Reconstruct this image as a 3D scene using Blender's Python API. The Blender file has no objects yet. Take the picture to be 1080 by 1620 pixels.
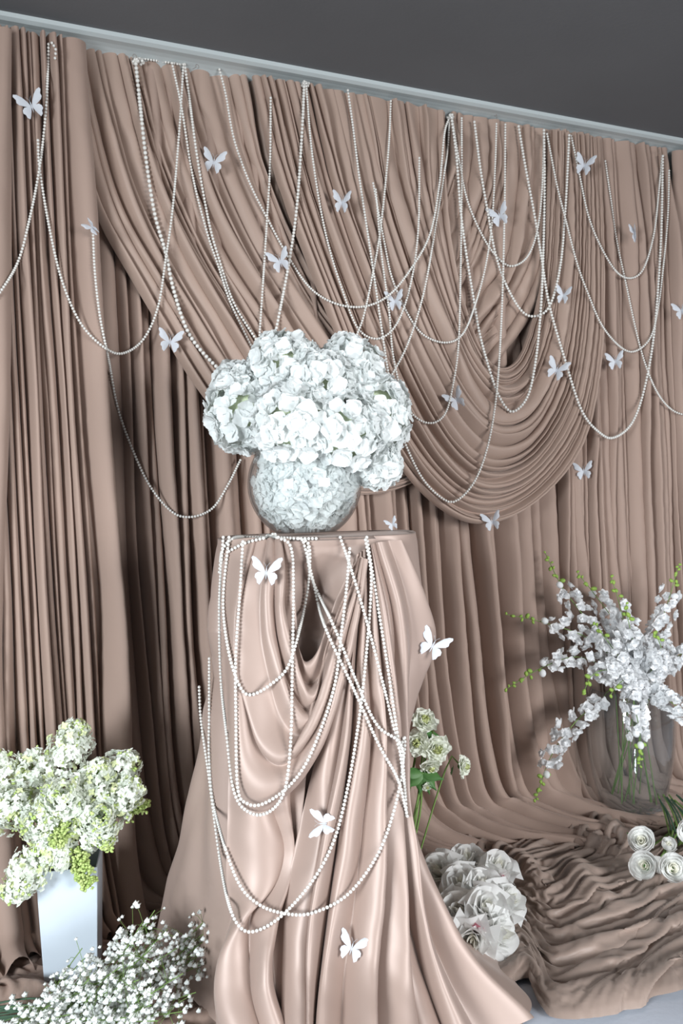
import bpy, math, random
import numpy as np
from mathutils import Vector, Matrix
from mathutils.bvhtree import BVHTree
random.seed(7); rng = np.random.default_rng(7)
SC = bpy.context.scene; COL = SC.collection
# ---------------------------------------------------------------- camera
FPX = 1500.0; W, H = 1080, 1620
YAW, PITCH, ROLL = math.radians(26), math.radians(0.76), math.radians(1.8)
CAM_H = 1.13; DWALL = 3.1
def V(*a): return np.array(a, float)
Fh = V(math.sin(YAW), math.cos(YAW), 0); Rh = V(math.cos(YAW), -math.sin(YAW), 0); UP = V(0, 0, 1)
F = Fh*math.cos(PITCH) - UP*math.sin(PITCH); U0 = np.cross(Rh, F)
R = Rh*math.cos(ROLL) - U0*math.sin(ROLL); U = U0*math.cos(ROLL) + Rh*math.sin(ROLL)
CAM = -DWALL*Fh + V(0, 0, CAM_H)
cd = bpy.data.cameras.new('camera'); cam = bpy.data.objects.new('camera', cd); COL.objects.link(cam)
cd.sensor_fit = 'VERTICAL'; cd.sensor_height = 36; cd.lens = FPX/H*36; cd.clip_start = .05
cam.matrix_world = Matrix(((R[0], U[0], -F[0], CAM[0]), (R[1], U[1], -F[1], CAM[1]), (R[2], U[2], -F[2], CAM[2]), (0, 0, 0, 1)))
SC.camera = cam
cd.dof.use_dof = True; cd.dof.focus_distance = 2.25; cd.dof.aperture_fstop = 9
# ---------------------------------------------------------------- light
wd = bpy.data.worlds.new('world'); SC.world = wd; wd.use_nodes = True
wb = wd.node_tree.nodes['Background']; wb.inputs[0].default_value = (.70, .76, .82, 1); wb.inputs[1].default_value = .34
def window_light(name, loc, target, sx, sy, power, col, spread=80):
    """daylight through a window of 2 x 3 panes: one area light per pane, glazing bars between them"""
    M = (Vector(target)-Vector(loc)).to_track_quat('-Z', 'Y').to_matrix().to_4x4(); M.translation = Vector(loc); pw, ph = sx/2, sy/3
    for i in range(2):
        for k in range(3):
            l = bpy.data.lights.new(name, 'AREA'); l.shape = 'RECTANGLE'; l.size = pw*.9; l.size_y = ph*.92; l.energy = power/6; l.color = col; l.spread = math.radians(spread)      # beam narrowed to keep the curtain tops dim; no reveal is built
            o = bpy.data.objects.new(name, l); COL.objects.link(o); o.matrix_world = M@Matrix.Translation(((i-.5)*pw, (k-1)*ph, 0))
window_light('window_light_left', (-4.3, -3.4, 1.15), (0, -.6, .35), 1.5, 1.5, 62, (.88, .95, 1))
window_light('window_light_front', (1.0, -5.9, 1.25), (0, 0, .35), 2.2, 1.5, 66, (.94, .97, 1))
SC.view_settings.view_transform = 'Standard'; SC.view_settings.look = 'None'; SC.view_settings.gamma = 1
SC.view_settings.use_curve_mapping = False; SC.view_settings.exposure = 0.0
# ---------------------------------------------------------------- helpers
def ray(px, py):
    d = F + R*((px-540)/FPX) - U*((py-810)/FPX); return d
def on_wall(px, py, off=0.):                    # off = distance in front of the wall
    d = ray(px, py); return CAM + d*((-off-CAM[1])/d[1])
def on_floor(px, py, z=0.):
    d = ray(px, py); return CAM + d*((z-CAM[2])/d[2])
def at(px, py, Z): return CAM + ray(px, py)*Z
def tag(o, label=None, cat=None, group=None, kind=None):
    if label: o['label'] = label
    if cat: o['category'] = cat
    if group: o['group'] = group
    if kind: o['kind'] = kind
    return o
def link(name, me, mat=None, parent=None, M=None):
    o = bpy.data.objects.new(name, me); COL.objects.link(o)
    if mat and me and not me.materials: me.materials.append(mat)
    if parent: o.parent = parent
    if M is not None: o.matrix_local = M
    return o
def empty(name, loc=(0, 0, 0), M=None):
    o = bpy.data.objects.new(name, None); COL.objects.link(o); o.empty_display_size = .05
    if M is not None: o.matrix_world = M
    else: o.location = loc
    return o
def mk(name, v, f, smooth=True):
    me = bpy.data.meshes.new(name); me.from_pydata([tuple(map(float, p)) for p in v], [], [tuple(map(int, q)) for q in f])
    if smooth: me.polygons.foreach_set('use_smooth', [True]*len(me.polygons))
    me.update(); return me
def arr_mesh(name, v, f):                       # v (n,3), f (m,k) arrays
    v = np.ascontiguousarray(v, np.float32); f = np.ascontiguousarray(f, np.int32); me = bpy.data.meshes.new(name)
    me.vertices.add(len(v)); me.vertices.foreach_set('co', v.ravel()); k = f.shape[1]
    me.loops.add(f.size); me.loops.foreach_set('vertex_index', f.ravel())
    me.polygons.add(len(f)); me.polygons.foreach_set('loop_start', np.arange(0, f.size, k, dtype=np.int32))
    me.polygons.foreach_set('loop_total', np.full(len(f), k, np.int32))
    me.polygons.foreach_set('use_smooth', np.ones(len(f), bool)); me.update(calc_edges=True); me.validate(); return me
def grid_faces(n, m, wrap=False):
    i = np.arange(n if wrap else n-1)[:, None]; j = np.arange(m-1)[None, :]; i2 = (i+1) % n
    return np.stack([i*m+j, i2*m+j, i2*m+j+1, i*m+j+1], -1).reshape(-1, 4)
def join_inst(name, tv, tf, mats):              # one mesh from many placed copies (numpy)
    tv = np.asarray(tv, float); tf = np.asarray(tf); mats = np.asarray(mats)
    P = np.einsum('nij,vj->nvi', mats[:, :3, :3], tv) + mats[:, None, :3, 3]
    Fc = tf[None] + (np.arange(len(mats))*len(tv))[:, None, None]
    return arr_mesh(name, P.reshape(-1, 3), Fc.reshape(-1, tf.shape[1]))
def frame(n, spin=0., s=1., loc=(0, 0, 0)):     # matrix whose local z is n
    n = np.asarray(n, float); n = n/np.linalg.norm(n); a = V(0, 0, 1) if abs(n[2]) < .9 else V(1, 0, 0)
    x = np.cross(a, n); x /= np.linalg.norm(x); y = np.cross(n, x)
    c, t = math.cos(spin), math.sin(spin); X = x*c+y*t; Y = -x*t+y*c
    M = np.eye(4); M[:3, 0] = X*s; M[:3, 1] = Y*s; M[:3, 2] = n*s; M[:3, 3] = loc; return M
def MM(a): return Matrix([list(map(float, r)) for r in a])
def catmull(P, n):
    P = np.asarray(P, float); Q = np.vstack([2*P[0]-P[1], P, 2*P[-1]-P[-2]]); out = []
    for i in range(len(P)-1):
        p0, p1, p2, p3 = Q[i:i+4]; t = np.linspace(0, 1, 24, endpoint=False)[:, None]
        out.append(.5*((2*p1)+(-p0+p2)*t+(2*p0-5*p1+4*p2-p3)*t*t+(-p0+3*p1-3*p2+p3)*t**3))
    out.append(P[-1:]); C = np.vstack(out); L = np.r_[0, np.cumsum(np.linalg.norm(np.diff(C, axis=0), axis=1))]
    q = np.linspace(0, L[-1], n); return np.stack([np.interp(q, L, C[:, k]) for k in range(C.shape[1])], 1)
def tube(path, r, k=6):                          # verts, faces of a tube
    P = np.asarray(path, float); n = len(P); T = np.gradient(P, axis=0); T /= np.linalg.norm(T, axis=1)[:, None]+1e-9
    a = V(0, 0, 1) if abs(T[0][2]) < .9 else V(1, 0, 0); r = np.broadcast_to(r, (n,)); vs = []
    x = np.cross(a, T[0]); x /= np.linalg.norm(x)
    for i in range(n):
        x = x - T[i]*np.dot(x, T[i]); x /= np.linalg.norm(x); y = np.cross(T[i], x)
        an = np.arange(k)*2*math.pi/k; vs.append(P[i]+r[i]*(np.cos(an)[:, None]*x+np.sin(an)[:, None]*y))
    v = np.vstack(vs); f = []
    for i in range(n-1):
        for j in range(k): f.append((i*k+j, i*k+(j+1) % k, (i+1)*k+(j+1) % k, (i+1)*k+j))
    return v, np.array(f)
class MB:
    def __init__(s): s.v = []; s.f = []; s.n = 0
    def add(s, v, f): s.v.append(np.asarray(v, float)); s.f += [tuple(int(i)+s.n for i in q) for q in f]; s.n += len(v); return s
    def mesh(s, name): return mk(name, np.vstack(s.v), s.f)
def sphere_t(seg=10, rings=7):
    v = [(0, 0, 1)]; 
    for i in range(1, rings):
        a = math.pi*i/rings
        for j in range(seg): b = 2*math.pi*j/seg; v.append((math.sin(a)*math.cos(b), math.sin(a)*math.sin(b), math.cos(a)))
    v.append((0, 0, -1)); f = []
    for j in range(seg): f.append((0, 1+j, 1+(j+1) % seg))
    for i in range(rings-2):
        for j in range(seg):
            a = 1+i*seg; f.append((a+j, a+seg+j, a+seg+(j+1) % seg)); f.append((a+j, a+seg+(j+1) % seg, a+(j+1) % seg))
    e = len(v)-1; a = 1+(rings-2)*seg
    for j in range(seg): f.append((e, a+(j+1) % seg, a+j))
    return np.array(v, float), np.array(f)
SPH = sphere_t(8, 6); SPHB = sphere_t(20, 14); SPHS = sphere_t(6, 4)
def lathe(prof, k=48):
    v = []; f = []; n = len(prof)
    for r, z in prof:
        for j in range(k): a = 2*math.pi*j/k; v.append((r*math.cos(a), r*math.sin(a), z))
    for i in range(n-1):
        for j in range(k): f.append((i*k+j, i*k+(j+1) % k, (i+1)*k+(j+1) % k, (i+1)*k+j))
    return v, f
def resamp(A, n, m):                             # bilinear resample of a grid
    a = np.linspace(0, A.shape[0]-1, n); b = np.linspace(0, A.shape[1]-1, m); i = np.minimum(a.astype(int), A.shape[0]-2); j = np.minimum(b.astype(int), A.shape[1]-2)
    s = (a-i)[:, None]; t = (b-j)[None]
    if A.ndim == 3: s = s[..., None]; t = t[..., None]
    return (A[i][:, j]*(1-s)+A[i+1][:, j]*s)*(1-t)+(A[i][:, j+1]*(1-s)+A[i+1][:, j+1]*s)*t
def pbd(P, su, sv, levels, seed=1, noise=.004, g=.0006, floor=.004, free=None, tk=0., bend=.35, stride=3, damp=.9, fric=.4, nrm=None):
    """relax a cloth grid whose fabric is su, sv times longer than the room it has; it buckles into folds"""
    n, m = P.shape[:2]; r = np.random.default_rng(seed); X = None; Xc = None
    for li, (k, its) in enumerate(levels):
        tkk = tk[li] if hasattr(tk, '__len__') else tk
        a, b = max(8, n//k), max(8, m//k); T = resamp(P, a, b)
        SU = resamp(su, a, b); SV = resamp(sv, a, b); fr = np.ones((a, b, 1)) if free is None else resamp(free, a, b)[..., None]
        lu = np.linalg.norm(np.diff(T, axis=0), axis=2)*.5*(SU[1:]+SU[:-1]); lv = np.linalg.norm(np.diff(T, axis=1), axis=2)*.5*(SV[:, 1:]+SV[:, :-1])
        if Xc is None: X = T.copy()
        else: X = T*0+resamp(Xc, a, b)
        nz = r.normal(size=(a, b)); up = UP if nrm is None else resamp(nrm, a, b); X = X + (np.abs(nz) if nrm is None else nz)[..., None]*up*noise*fr
        ld = np.sqrt(lu[:, 1:]**2*.25+lu[:, :-1]**2*.25+lu[:, 1:]*lu[:, :-1]*.5+(.5*(lv[1:]+lv[:-1]))**2)
        Ls = {}
        for s in (2, stride):
            cu = np.cumsum(np.vstack([np.zeros((1, b)), lu]), 0); cv = np.cumsum(np.hstack([np.zeros((a, 1)), lv]), 1); Ls[s] = (cu[s:]-cu[:-s], cv[:, s:]-cv[:, :-s])
        prev = X.copy()
        def con(A, B, l, k):
            d = B-A; L = np.linalg.norm(d, axis=2)+1e-9; return d*((L-l)/L*.5*k)[..., None]
        for it in range(its):
            vel = (X-prev)*damp; prev = X.copy(); X = X+vel*fr; X[..., 2:] -= g*fr
            for rep in range(3):
                C = np.zeros_like(X); c = con(X[:-1], X[1:], lu, .9); C[:-1] += c; C[1:] -= c; X = X+C*.55*fr
                C = np.zeros_like(X); c = con(X[:, :-1], X[:, 1:], lv, .9); C[:, :-1] += c; C[:, 1:] -= c; X = X+C*.55*fr
            C = np.zeros_like(X); c = con(X[:-1, :-1], X[1:, 1:], ld, .5); C[:-1, :-1] += c; C[1:, 1:] -= c; c = con(X[1:, :-1], X[:-1, 1:], ld, .5); C[1:, :-1] += c; C[:-1, 1:] -= c; X = X+C*.5*fr
            for s in (2, stride):
                L1, L2 = Ls[s]; C = np.zeros_like(X); c = con(X[:-s], X[s:], L1, bend); C[:-s] += c; C[s:] -= c; c = con(X[:, :-s], X[:, s:], L2, bend); C[:, :-s] += c; C[:, s:] -= c; X = X+C*.4*fr
            if tkk: X = X+(T-X)*tkk
            if floor is not None:
                lowm = X[..., 2] < floor; X[..., 2] = np.maximum(X[..., 2], floor); X[lowm, :2] = X[lowm, :2]*(1-fric)+prev[lowm, :2]*fric
        Xc = X
    return X
def rfield(n, m, a, b, seed): return resamp(resamp(np.random.default_rng(seed).normal(size=(a, b)), a*4, b*4), n, m)
# ---------------------------------------------------------------- materials
def mat(name, col, rough=.7, spec=.3, sheen=0, bump=0, bscale=200, trans=0, var=0, vscale=6, col2=None, aniso=0, sheen_tint=None):
    m = bpy.data.materials.new(name); m.use_nodes = True; nt = m.node_tree; b = nt.nodes['Principled BSDF']
    b.inputs['Base Color'].default_value = (*col, 1); b.inputs['Roughness'].default_value = rough
    b.inputs['Specular IOR Level'].default_value = spec; b.inputs['Sheen Weight'].default_value = sheen
    if sheen_tint: b.inputs['Sheen Tint'].default_value = (*sheen_tint, 1)
    tc = nt.nodes.new('ShaderNodeTexCoord')
    if var or col2:
        n = nt.nodes.new('ShaderNodeTexNoise'); n.inputs['Scale'].default_value = vscale; n.inputs['Detail'].default_value = 4
        nt.links.new(tc.outputs['Object'], n.inputs['Vector'])
        r = nt.nodes.new('ShaderNodeValToRGB'); r.color_ramp.elements[0].position = .35; r.color_ramp.elements[1].position = .65
        c2 = col2 or tuple(c*(1-var) for c in col)
        r.color_ramp.elements[0].color = (*c2, 1); r.color_ramp.elements[1].color = (*col, 1)
        nt.links.new(n.outputs['Fac'], r.inputs['Fac']); nt.links.new(r.outputs['Color'], b.inputs['Base Color'])
    if bump:
        n = nt.nodes.new('ShaderNodeTexNoise'); n.inputs['Scale'].default_value = bscale; n.inputs['Detail'].default_value = 3
        nt.links.new(tc.outputs['Object'], n.inputs['Vector'])
        bp = nt.nodes.new('ShaderNodeBump'); bp.inputs['Strength'].default_value = bump; bp.inputs['Distance'].default_value = .002
        nt.links.new(n.outputs['Fac'], bp.inputs['Height']); nt.links.new(bp.outputs['Normal'], b.inputs['Normal'])
    if trans:
        t = nt.nodes.new('ShaderNodeBsdfTranslucent'); t.inputs['Color'].default_value = (*col, 1)
        mx = nt.nodes.new('ShaderNodeMixShader'); mx.inputs[0].default_value = trans; o = nt.nodes['Material Output']
        nt.links.new(b.outputs[0], mx.inputs[1]); nt.links.new(t.outputs[0], mx.inputs[2]); nt.links.new(mx.outputs[0], o.inputs[0])
    return m
def glass(name, tint, haze=0):
    m = bpy.data.materials.new(name); m.use_nodes = True; nt = m.node_tree; nt.nodes.remove(nt.nodes['Principled BSDF'])
    t = nt.nodes.new('ShaderNodeBsdfTransparent'); t.inputs[0].default_value = (*tint, 1)
    g = nt.nodes.new('ShaderNodeBsdfGlossy'); g.inputs['Roughness'].default_value = .02
    lw = nt.nodes.new('ShaderNodeLayerWeight'); lw.inputs[0].default_value = .5          # Schlick reflectance of a thin pane
    p5 = nt.nodes.new('ShaderNodeMath'); p5.operation = 'POWER'; p5.inputs[1].default_value = 3.0; nt.links.new(lw.outputs['Facing'], p5.inputs[0])
    ma = nt.nodes.new('ShaderNodeMath'); ma.operation = 'MULTIPLY_ADD'; ma.inputs[1].default_value = .9; ma.inputs[2].default_value = .045; nt.links.new(p5.outputs[0], ma.inputs[0])
    mx = nt.nodes.new('ShaderNodeMixShader'); nt.links.new(ma.outputs[0], mx.inputs[0])
    nt.links.new(t.outputs[0], mx.inputs[1]); nt.links.new(g.outputs[0], mx.inputs[2])
    if haze:                                     # pale haze painted into the glass so its light outline shows
        df = nt.nodes.new('ShaderNodeBsdfDiffuse'); df.inputs[0].default_value = (.75, .78, .8, 1); m2 = nt.nodes.new('ShaderNodeMixShader'); m2.inputs[0].default_value = haze
        nt.links.new(mx.outputs[0], m2.inputs[1]); nt.links.new(df.outputs[0], m2.inputs[2]); mx = m2
    nt.links.new(mx.outputs[0], nt.nodes['Material Output'].inputs[0])
    return m
M_CURT = mat('taupe_crepe', (.34, .243, .198), .75, .25, sheen=.25, bump=.15, bscale=500, var=.05, vscale=2, sheen_tint=(.9, .75, .68))
M_SWAG = mat('taupe_satin_crepe', (.355, .255, .206), .55, .35, sheen=.25, bump=.1, bscale=500, var=.04, vscale=2, sheen_tint=(.9, .75, .68))
M_POOL = mat('taupe_pool', (.31, .232, .193), .5, .35, sheen=.2, bump=.1, bscale=500, var=.05, vscale=3, sheen_tint=(.9, .78, .7))
M_SATIN = mat('rose_satin', (.345, .252, .212), .48, .5, sheen=.2, sheen_tint=(1, .85, .78)); M_SATIN.node_tree.nodes['Principled BSDF'].inputs['Metallic'].default_value = .12
M_WHITE = mat('floor_white_cloth', (.62, .66, .74), .8, .2, bump=.2, bscale=60)
M_CORN = mat('cornice_paint', (.46, .50, .50), .5, .3)
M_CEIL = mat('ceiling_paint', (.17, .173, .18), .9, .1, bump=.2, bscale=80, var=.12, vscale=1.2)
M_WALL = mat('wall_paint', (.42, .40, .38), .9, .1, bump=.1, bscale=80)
M_FLOOR = mat('floor_boards', (.25, .2, .17), .6, .3, var=.2, vscale=5)
M_PEARL = mat('pearl', (.66, .64, .60), .22, .6, sheen=0)
M_BUTT = mat('butterfly_organza', (.74, .77, .82), .6, .3, trans=.3, bump=.3, bscale=300)
M_HYD = mat('hydrangea_petal', (.88, .90, .89), .65, .12, trans=.38, var=.02, vscale=20)
M_HYDC = mat('hydrangea_core', (.58, .68, .38), .8, .2, col2=(.78, .83, .66), vscale=30)
M_ROSE = mat('rose_petal', (.97, .97, .955), .55, .25, trans=.5)
M_ROSEIN = mat('rose_inner_petal', (.96, .95, .88), .55, .25, trans=.5)
M_PINK = mat('rose_pink_edge', (.82, .32, .40), .55, .25, trans=.2)
M_CARN = mat('ruffled_petal', (.92, .94, .84), .6, .2, trans=.4, col2=(.95, .96, .92), vscale=40)
M_CARNC = mat('ruffled_centre', (.75, .80, .40), .6, .2, trans=.2)
M_DEL = mat('delphinium_petal', (.95, .955, .96), .6, .25, trans=.42)
M_LIL = mat('lilac_petal', (.90, .94, .86), .6, .2, trans=.35, col2=(.95, .97, .90), vscale=25)
M_LILY = mat('lilac_cream', (.80, .86, .50), .6, .2, trans=.25)
M_LILB = mat('lilac_bud', (.36, .48, .14), .6, .2, col2=(.5, .58, .24), vscale=60)
M_GYP = mat('gypsophila_blossom', (.93, .95, .92), .7, .2, trans=.2)
M_GREEN = mat('leaf_green', (.06, .17, .045), .5, .35, trans=.15, col2=(.10, .22, .06), vscale=30)
M_LIME = mat('bud_lime', (.36, .50, .10), .55, .3, trans=.15, col2=(.24, .40, .08), vscale=50)
M_STEM = mat('stem_green', (.16, .26, .07), .6, .3)
M_STEMD = mat('stem_dark', (.05, .10, .06), .6, .3)
M_VASE = mat('white_ceramic', (.52, .58, .64), .45, .4)
M_GLASS = glass('clear_glass', (.985, .992, .992), .025); M_GLASSG = glass('grey_glass', (.88, .90, .91), .018)
M_WATER = glass('thick_glass_base', (.62, .65, .67), .12)
M_PED = mat('pedestal_white', (.7, .7, .7), .6, .3); M_METAL = mat('pin_metal', (.25, .22, .2), .35, .6)
# ---------------------------------------------------------------- the setting
def box(name, lo, hi, m, kind='structure'):
    x0, y0, z0 = lo; x1, y1, z1 = hi
    v = [(x0, y0, z0), (x1, y0, z0), (x1, y1, z0), (x0, y1, z0), (x0, y0, z1), (x1, y0, z1), (x1, y1, z1), (x0, y1, z1)]
    f = [(3, 2, 1, 0), (4, 5, 6, 7), (0, 1, 5, 4), (1, 2, 6, 5), (2, 3, 7, 6), (3, 0, 4, 7)]
    o = link(name, mk(name, v, f, False), m)
    if kind: o['kind'] = kind
    return o
ZC = on_wall(540, 118, .17)[2]                   # ceiling height
box('floor', (-3.4, -6, -.1), (4.2, .0, -.012), M_FLOOR)
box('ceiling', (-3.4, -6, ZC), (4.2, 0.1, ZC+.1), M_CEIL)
box('wall_back', (-3.4, 0, -.1), (4.2, .1, ZC), M_WALL)
prof = [(0, 0), (.172, 0), (.172, -.012), (.160, -.018)]
for i in range(13):
    a = math.pi/2*i/12; prof.append((.03+.128*(1-math.sin(a)), -.018-.135*(1-math.cos(a))))
prof += [(.03, -.162), (.018, -.17), (0, -.17)]
v = []; n = len(prof)
for X in (-3.4, 4.2):
    for d, z in prof: v.append((X, -d, ZC+z))
f = [(i, (i+1) % n, n+(i+1) % n, n+i) for i in range(n)]
o = link('trim_1', mk('trim_1', v, f, False), M_CORN); o['kind'] = 'structure'
# ---------------------------------------------------------------- pleated sheets
ALLV, ALLF, NV = [], [], 0
def remember(P, fc):
    global NV
    ALLV.append(P.reshape(-1, 3)); ALLF.append(fc+NV); NV += P.reshape(-1, 3).shape[0]
def snoise(seed, n, m, fn, fm):                  # smooth random field (n pleats x m rows)
    r = np.random.default_rng(seed); K = r.normal(size=(n, max(3, fm)))
    x = np.linspace(0, K.shape[1]-1, m); i = np.clip(x.astype(int), 0, K.shape[1]-2); t = x-i; t = t*t*(3-2*t)
    return K[:, i]*(1-t)+K[:, i+1]*t
def sheet(name, keys, npl, A, seed, mt, nt=90, reg=None, parent=None, crump=.0012, along=.22, kn=7, lim=1.9, mpp=12, widths=None, k=-.16, lean=.25, ampt=None, sag=None, sharp=.8, wander=.10):
    """keys: list of (s, 3D curve points top to end). pleats run along the curves"""
    r = np.random.default_rng(seed)
    w = np.array(widths, float) if widths is not None else np.exp(r.normal(0, .38, npl))
    npl = len(w); w = w/w.sum(); b = np.r_[0, np.cumsum(w)]
    KC = np.stack([catmull(c, nt) for _, c in keys]); ks = np.array([s for s, _ in keys])
    S = np.linspace(0, 1, 200); G = np.empty((200, nt, 3))
    if len(ks) > 2:                               # smooth interpolation across keys
        G = np.stack([np.stack([catmull_eval(ks, KC[:, j, c], S) for c in range(3)], 1) for j in range(nt)], 1)
    else:
        for j in range(nt):
            for c in range(3): G[:, j, c] = np.interp(S, ks, KC[:, j, c])
    # columns
    ph = np.tile(np.arange(mpp)/mpp, npl); idx = np.repeat(np.arange(npl), mpp); ph = np.r_[ph, 0.]; idx = np.r_[idx, npl-1]; ph[-1] = 1.
    h0 = np.abs(np.sin(math.pi*ph))**(2*sharp)
    x0 = ph + k*np.sin(2*math.pi*ph)
    am = np.clip(np.exp(r.normal(0, .3, npl)), .45, 1.6)[:, None]*(1+along*snoise(seed+1, npl, nt, 0, kn))
    ln = lean*r.choice([-1, 1], npl, p=[.3, .7])[:, None]*(.7+.5*snoise(seed+2, npl, nt, 0, 5))
    wn = wander*snoise(seed+3, npl+1, nt, 0, 6); wn[0] = 0; wn[-1] = 0
    sec = .18*snoise(seed+4, npl, nt, 0, 6)
    w2 = w[idx][:, None]; wnd = (wn[idx]*(1-ph[:, None])+wn[np.minimum(idx+1, npl)]*ph[:, None])*w2
    hh = h0[:, None]*np.ones(nt)
    hh = hh + sec[idx]*np.sin(2*math.pi*ph)[:, None]
    s = b[idx][:, None]+w2*x0[:, None]+ln[idx]*w2*h0[:, None]+wnd
    s = np.clip(s, 0, 1)
    si = s*199; i0 = np.clip(si.astype(int), 0, 198); fr = (si-i0)[..., None]; jj = np.arange(nt)[None, :]
    B = G[i0, jj]*(1-fr)+G[i0+1, jj]*fr
    ds = np.gradient(G, axis=0); dt = np.gradient(G, axis=1); N = np.cross(ds, dt); N /= np.linalg.norm(N, axis=2)[..., None]+1e-9
    fl = np.sign(np.einsum('ijk,ijk->ij', N, np.broadcast_to(CAM, N.shape)-G)); N *= np.where(fl == 0, 1, fl)[..., None]
    Nn = N[i0, jj]
    wid = np.linalg.norm(ds, axis=2)[i0, jj]*200*w2      # real width of the pleat here
    At = np.ones(nt) if ampt is None else np.interp(np.linspace(0, 1, nt), *zip(*ampt))
    amp = np.minimum(A*am[idx]*At[None], wid*lim+.003)
    P = B + Nn*(amp*hh)[..., None]
    if sag is not None: P = P + sag(s, np.linspace(0, 1, nt)[None, :]*np.ones_like(s))
    # small crumples
    P = P + Nn*(crump*np.sin(P[..., 2:3]*55+P[..., 0:1]*90+3*np.sin(P[..., 2:3]*13+seed)))
    P[..., 2] = np.maximum(P[..., 2], .0)
    fc = grid_faces(P.shape[0], nt)
    if reg is None: remember(P, fc)
    else: reg.append((P.reshape(-1, 3), fc))
    return link(name, arr_mesh(name, P.reshape(-1, 3), fc), mt, parent)
def catmull_eval(ks, vals, S):
    m = np.gradient(vals, ks); i = np.clip(np.searchsorted(ks, S)-1, 0, len(ks)-2); h = ks[i+1]-ks[i]; t = (S-ks[i])/h
    return (2*t**3-3*t**2+1)*vals[i]+(t**3-2*t**2+t)*h*m[i]+(-2*t**3+3*t**2)*vals[i+1]+(t**3-t**2)*h*m[i+1]
def ytop(x): return 47+.1815*x
def wp(pts, off): 
    offs = off if hasattr(off, '__len__') else [off]*len(pts)
    return [on_wall(x, y, o) for (x, y), o in zip(pts, offs)]
# back curtain: hangs straight, then sweeps out over the floor
def back_curve(px, off=.055, run=.45, drift=.25, zb=.17, lean=0.):
    p = on_wall(px, ytop(px), off); X = p[0]; zt = p[2]
    c = [(X, -off, zt), (X+.005, -off, 1.9), (X+.01, -off, 1.2), (X+.02+lean*.3, -off-.01, .7), (X+.04+lean*.6, -off-.03, zb+.12), (X+.07+lean, -off-.07, zb-.08)]
    c += [(X+.10+lean+drift*.25, -off-.07-run*.3, .035), (X+.13+lean+drift*.6, -off-.07-run*.65, .016), (X+.2+lean+drift, -off-.07-run, .012)]
    return [V(*q) for q in c]
ks = []
for s, px, run, dr, ln in [(0, 70, .10, .03, 0), (.2, 260, .14, .04, 0), (.45, 480, .2, .08, .0), (.62, 640, .32, .15, .02), (.8, 810, .32, .22, .04), (1, 985, .25, .25, .06)]:
    ks.append((s, back_curve(px, run=run, drift=dr, lean=ln)))
o = sheet('back_curtain', ks, 44, .062, 11, M_CURT, nt=120, lim=2.2, lean=.3, ampt=[(0, .35), (.1, .8), (.6, 1), (.8, .9), (.92, .5), (1, .3)])
tag(o, 'long taupe pleated curtain hanging behind the draped swags down to the floor', 'curtain', kind=None)
# left curtain
def lc(px_top, px_bot, off, run=.12):
    p = on_wall(px_top, ytop(px_top), off); q = on_wall(px_bot, 1150, off)
    return [V(p[0], -off, p[2]), V(p[0]*.6+q[0]*.4, -off, 1.5), V(q[0], -off, .75), V(q[0]+.01, -off-.015, .25), V(q[0]+.02, -off-.07, .06), V(q[0]+.02, -off-.07-run*.5, .02), V(q[0]+.03, -off-.07-run, .01)]
o = sheet('left_curtain', [(0, lc(-170, -160, .15)), (.5, lc(-10, 40, .15)), (1, lc(136, 196, .15))], 0, .058, 21, M_CURT, nt=90, lim=2.2,
          widths=[1.5, 1.8, 1.4, 1.9, 1.2, 1.6, 1.4, 1.1, .9, .7, 1.3, .9, .6, 1.1, .9, 1.2, .8, 3.3], lean=.2, ampt=[(0, .5), (.15, 1), (.8, 1), (1, .4)])
tag(o, 'tall taupe pleated curtain at the left with one broad flat fold along its edge', 'curtain')
p = on_wall(0, 42, .2)
o = sheet('gathered_curtain', [(0, lc(-260, -330, .21)), (1, lc(18, 8, .20))], 9, .045, 23, M_CURT, nt=70, lean=.15, k=-.1, ampt=[(0, .5), (.1, 1), (1, .9)])
tag(o, 'foremost narrow taupe curtain cut by the left edge of the photo', 'curtain')
# right curtains
o = sheet('right_curtain', [(0, lc(872, 890, .10, .25)), (.5, lc(958, 985, .11, .25)), (1, lc(1052, 1088, .11, .25))], 17, .055, 31, M_CURT, nt=90, lim=2.2, lean=.2, ampt=[(0, .4), (.12, 1), (.8, 1), (1, .4)])
tag(o, 'taupe pleated curtain hanging between the big swag and the dark gap at right', 'curtain')
o = sheet('edge_curtain', [(0, lc(1062, 1085, .12, .2)), (1, lc(1330, 1340, .12, .2))], 10, .04, 33, M_CURT, nt=70, lean=.2)
tag(o, 'taupe curtain right of the dark gap, cut by the right edge of the photo', 'curtain')
# swags
A1 = wp([(92, 70), (112, 190), (148, 330), (215, 455), (330, 640), (450, 745), (560, 782), (650, 765), (740, 700)], [.10, .11, .12, .13, .15, .16, .16, .15, .12])
A2 = wp([(215, 88), (250, 240), (312, 390), (390, 520), (455, 620), (535, 700), (610, 725), (690, 700), (760, 640)], [.09, .10, .11, .13, .14, .14, .14, .13, .11])
A3 = wp([(320, 107), (352, 240), (405, 370), (470, 490), (530, 570), (590, 620), (650, 640), (710, 620), (770, 570)], [.09, .09, .10, .11, .12, .12, .12, .11, .10])
A4 = wp([(425, 126), (445, 250), (480, 370), (525, 470), (570, 530), (620, 560), (670, 560), (730, 540), (780, 500)], [.09, .09, .09, .09, .10, .10, .10, .10, .09])
o = sheet('left_swag', [(0, A1), (.38, A2), (.7, A3), (1, A4)], 22, .036, 41, M_SWAG, nt=100, lean=.35, k=-.17, ampt=[(0, .4), (.12, 1), (.6, 1), (1, .9)])
tag(o, 'taupe swag sweeping diagonally from the upper left down behind the white hydrangeas', 'drape')
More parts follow.
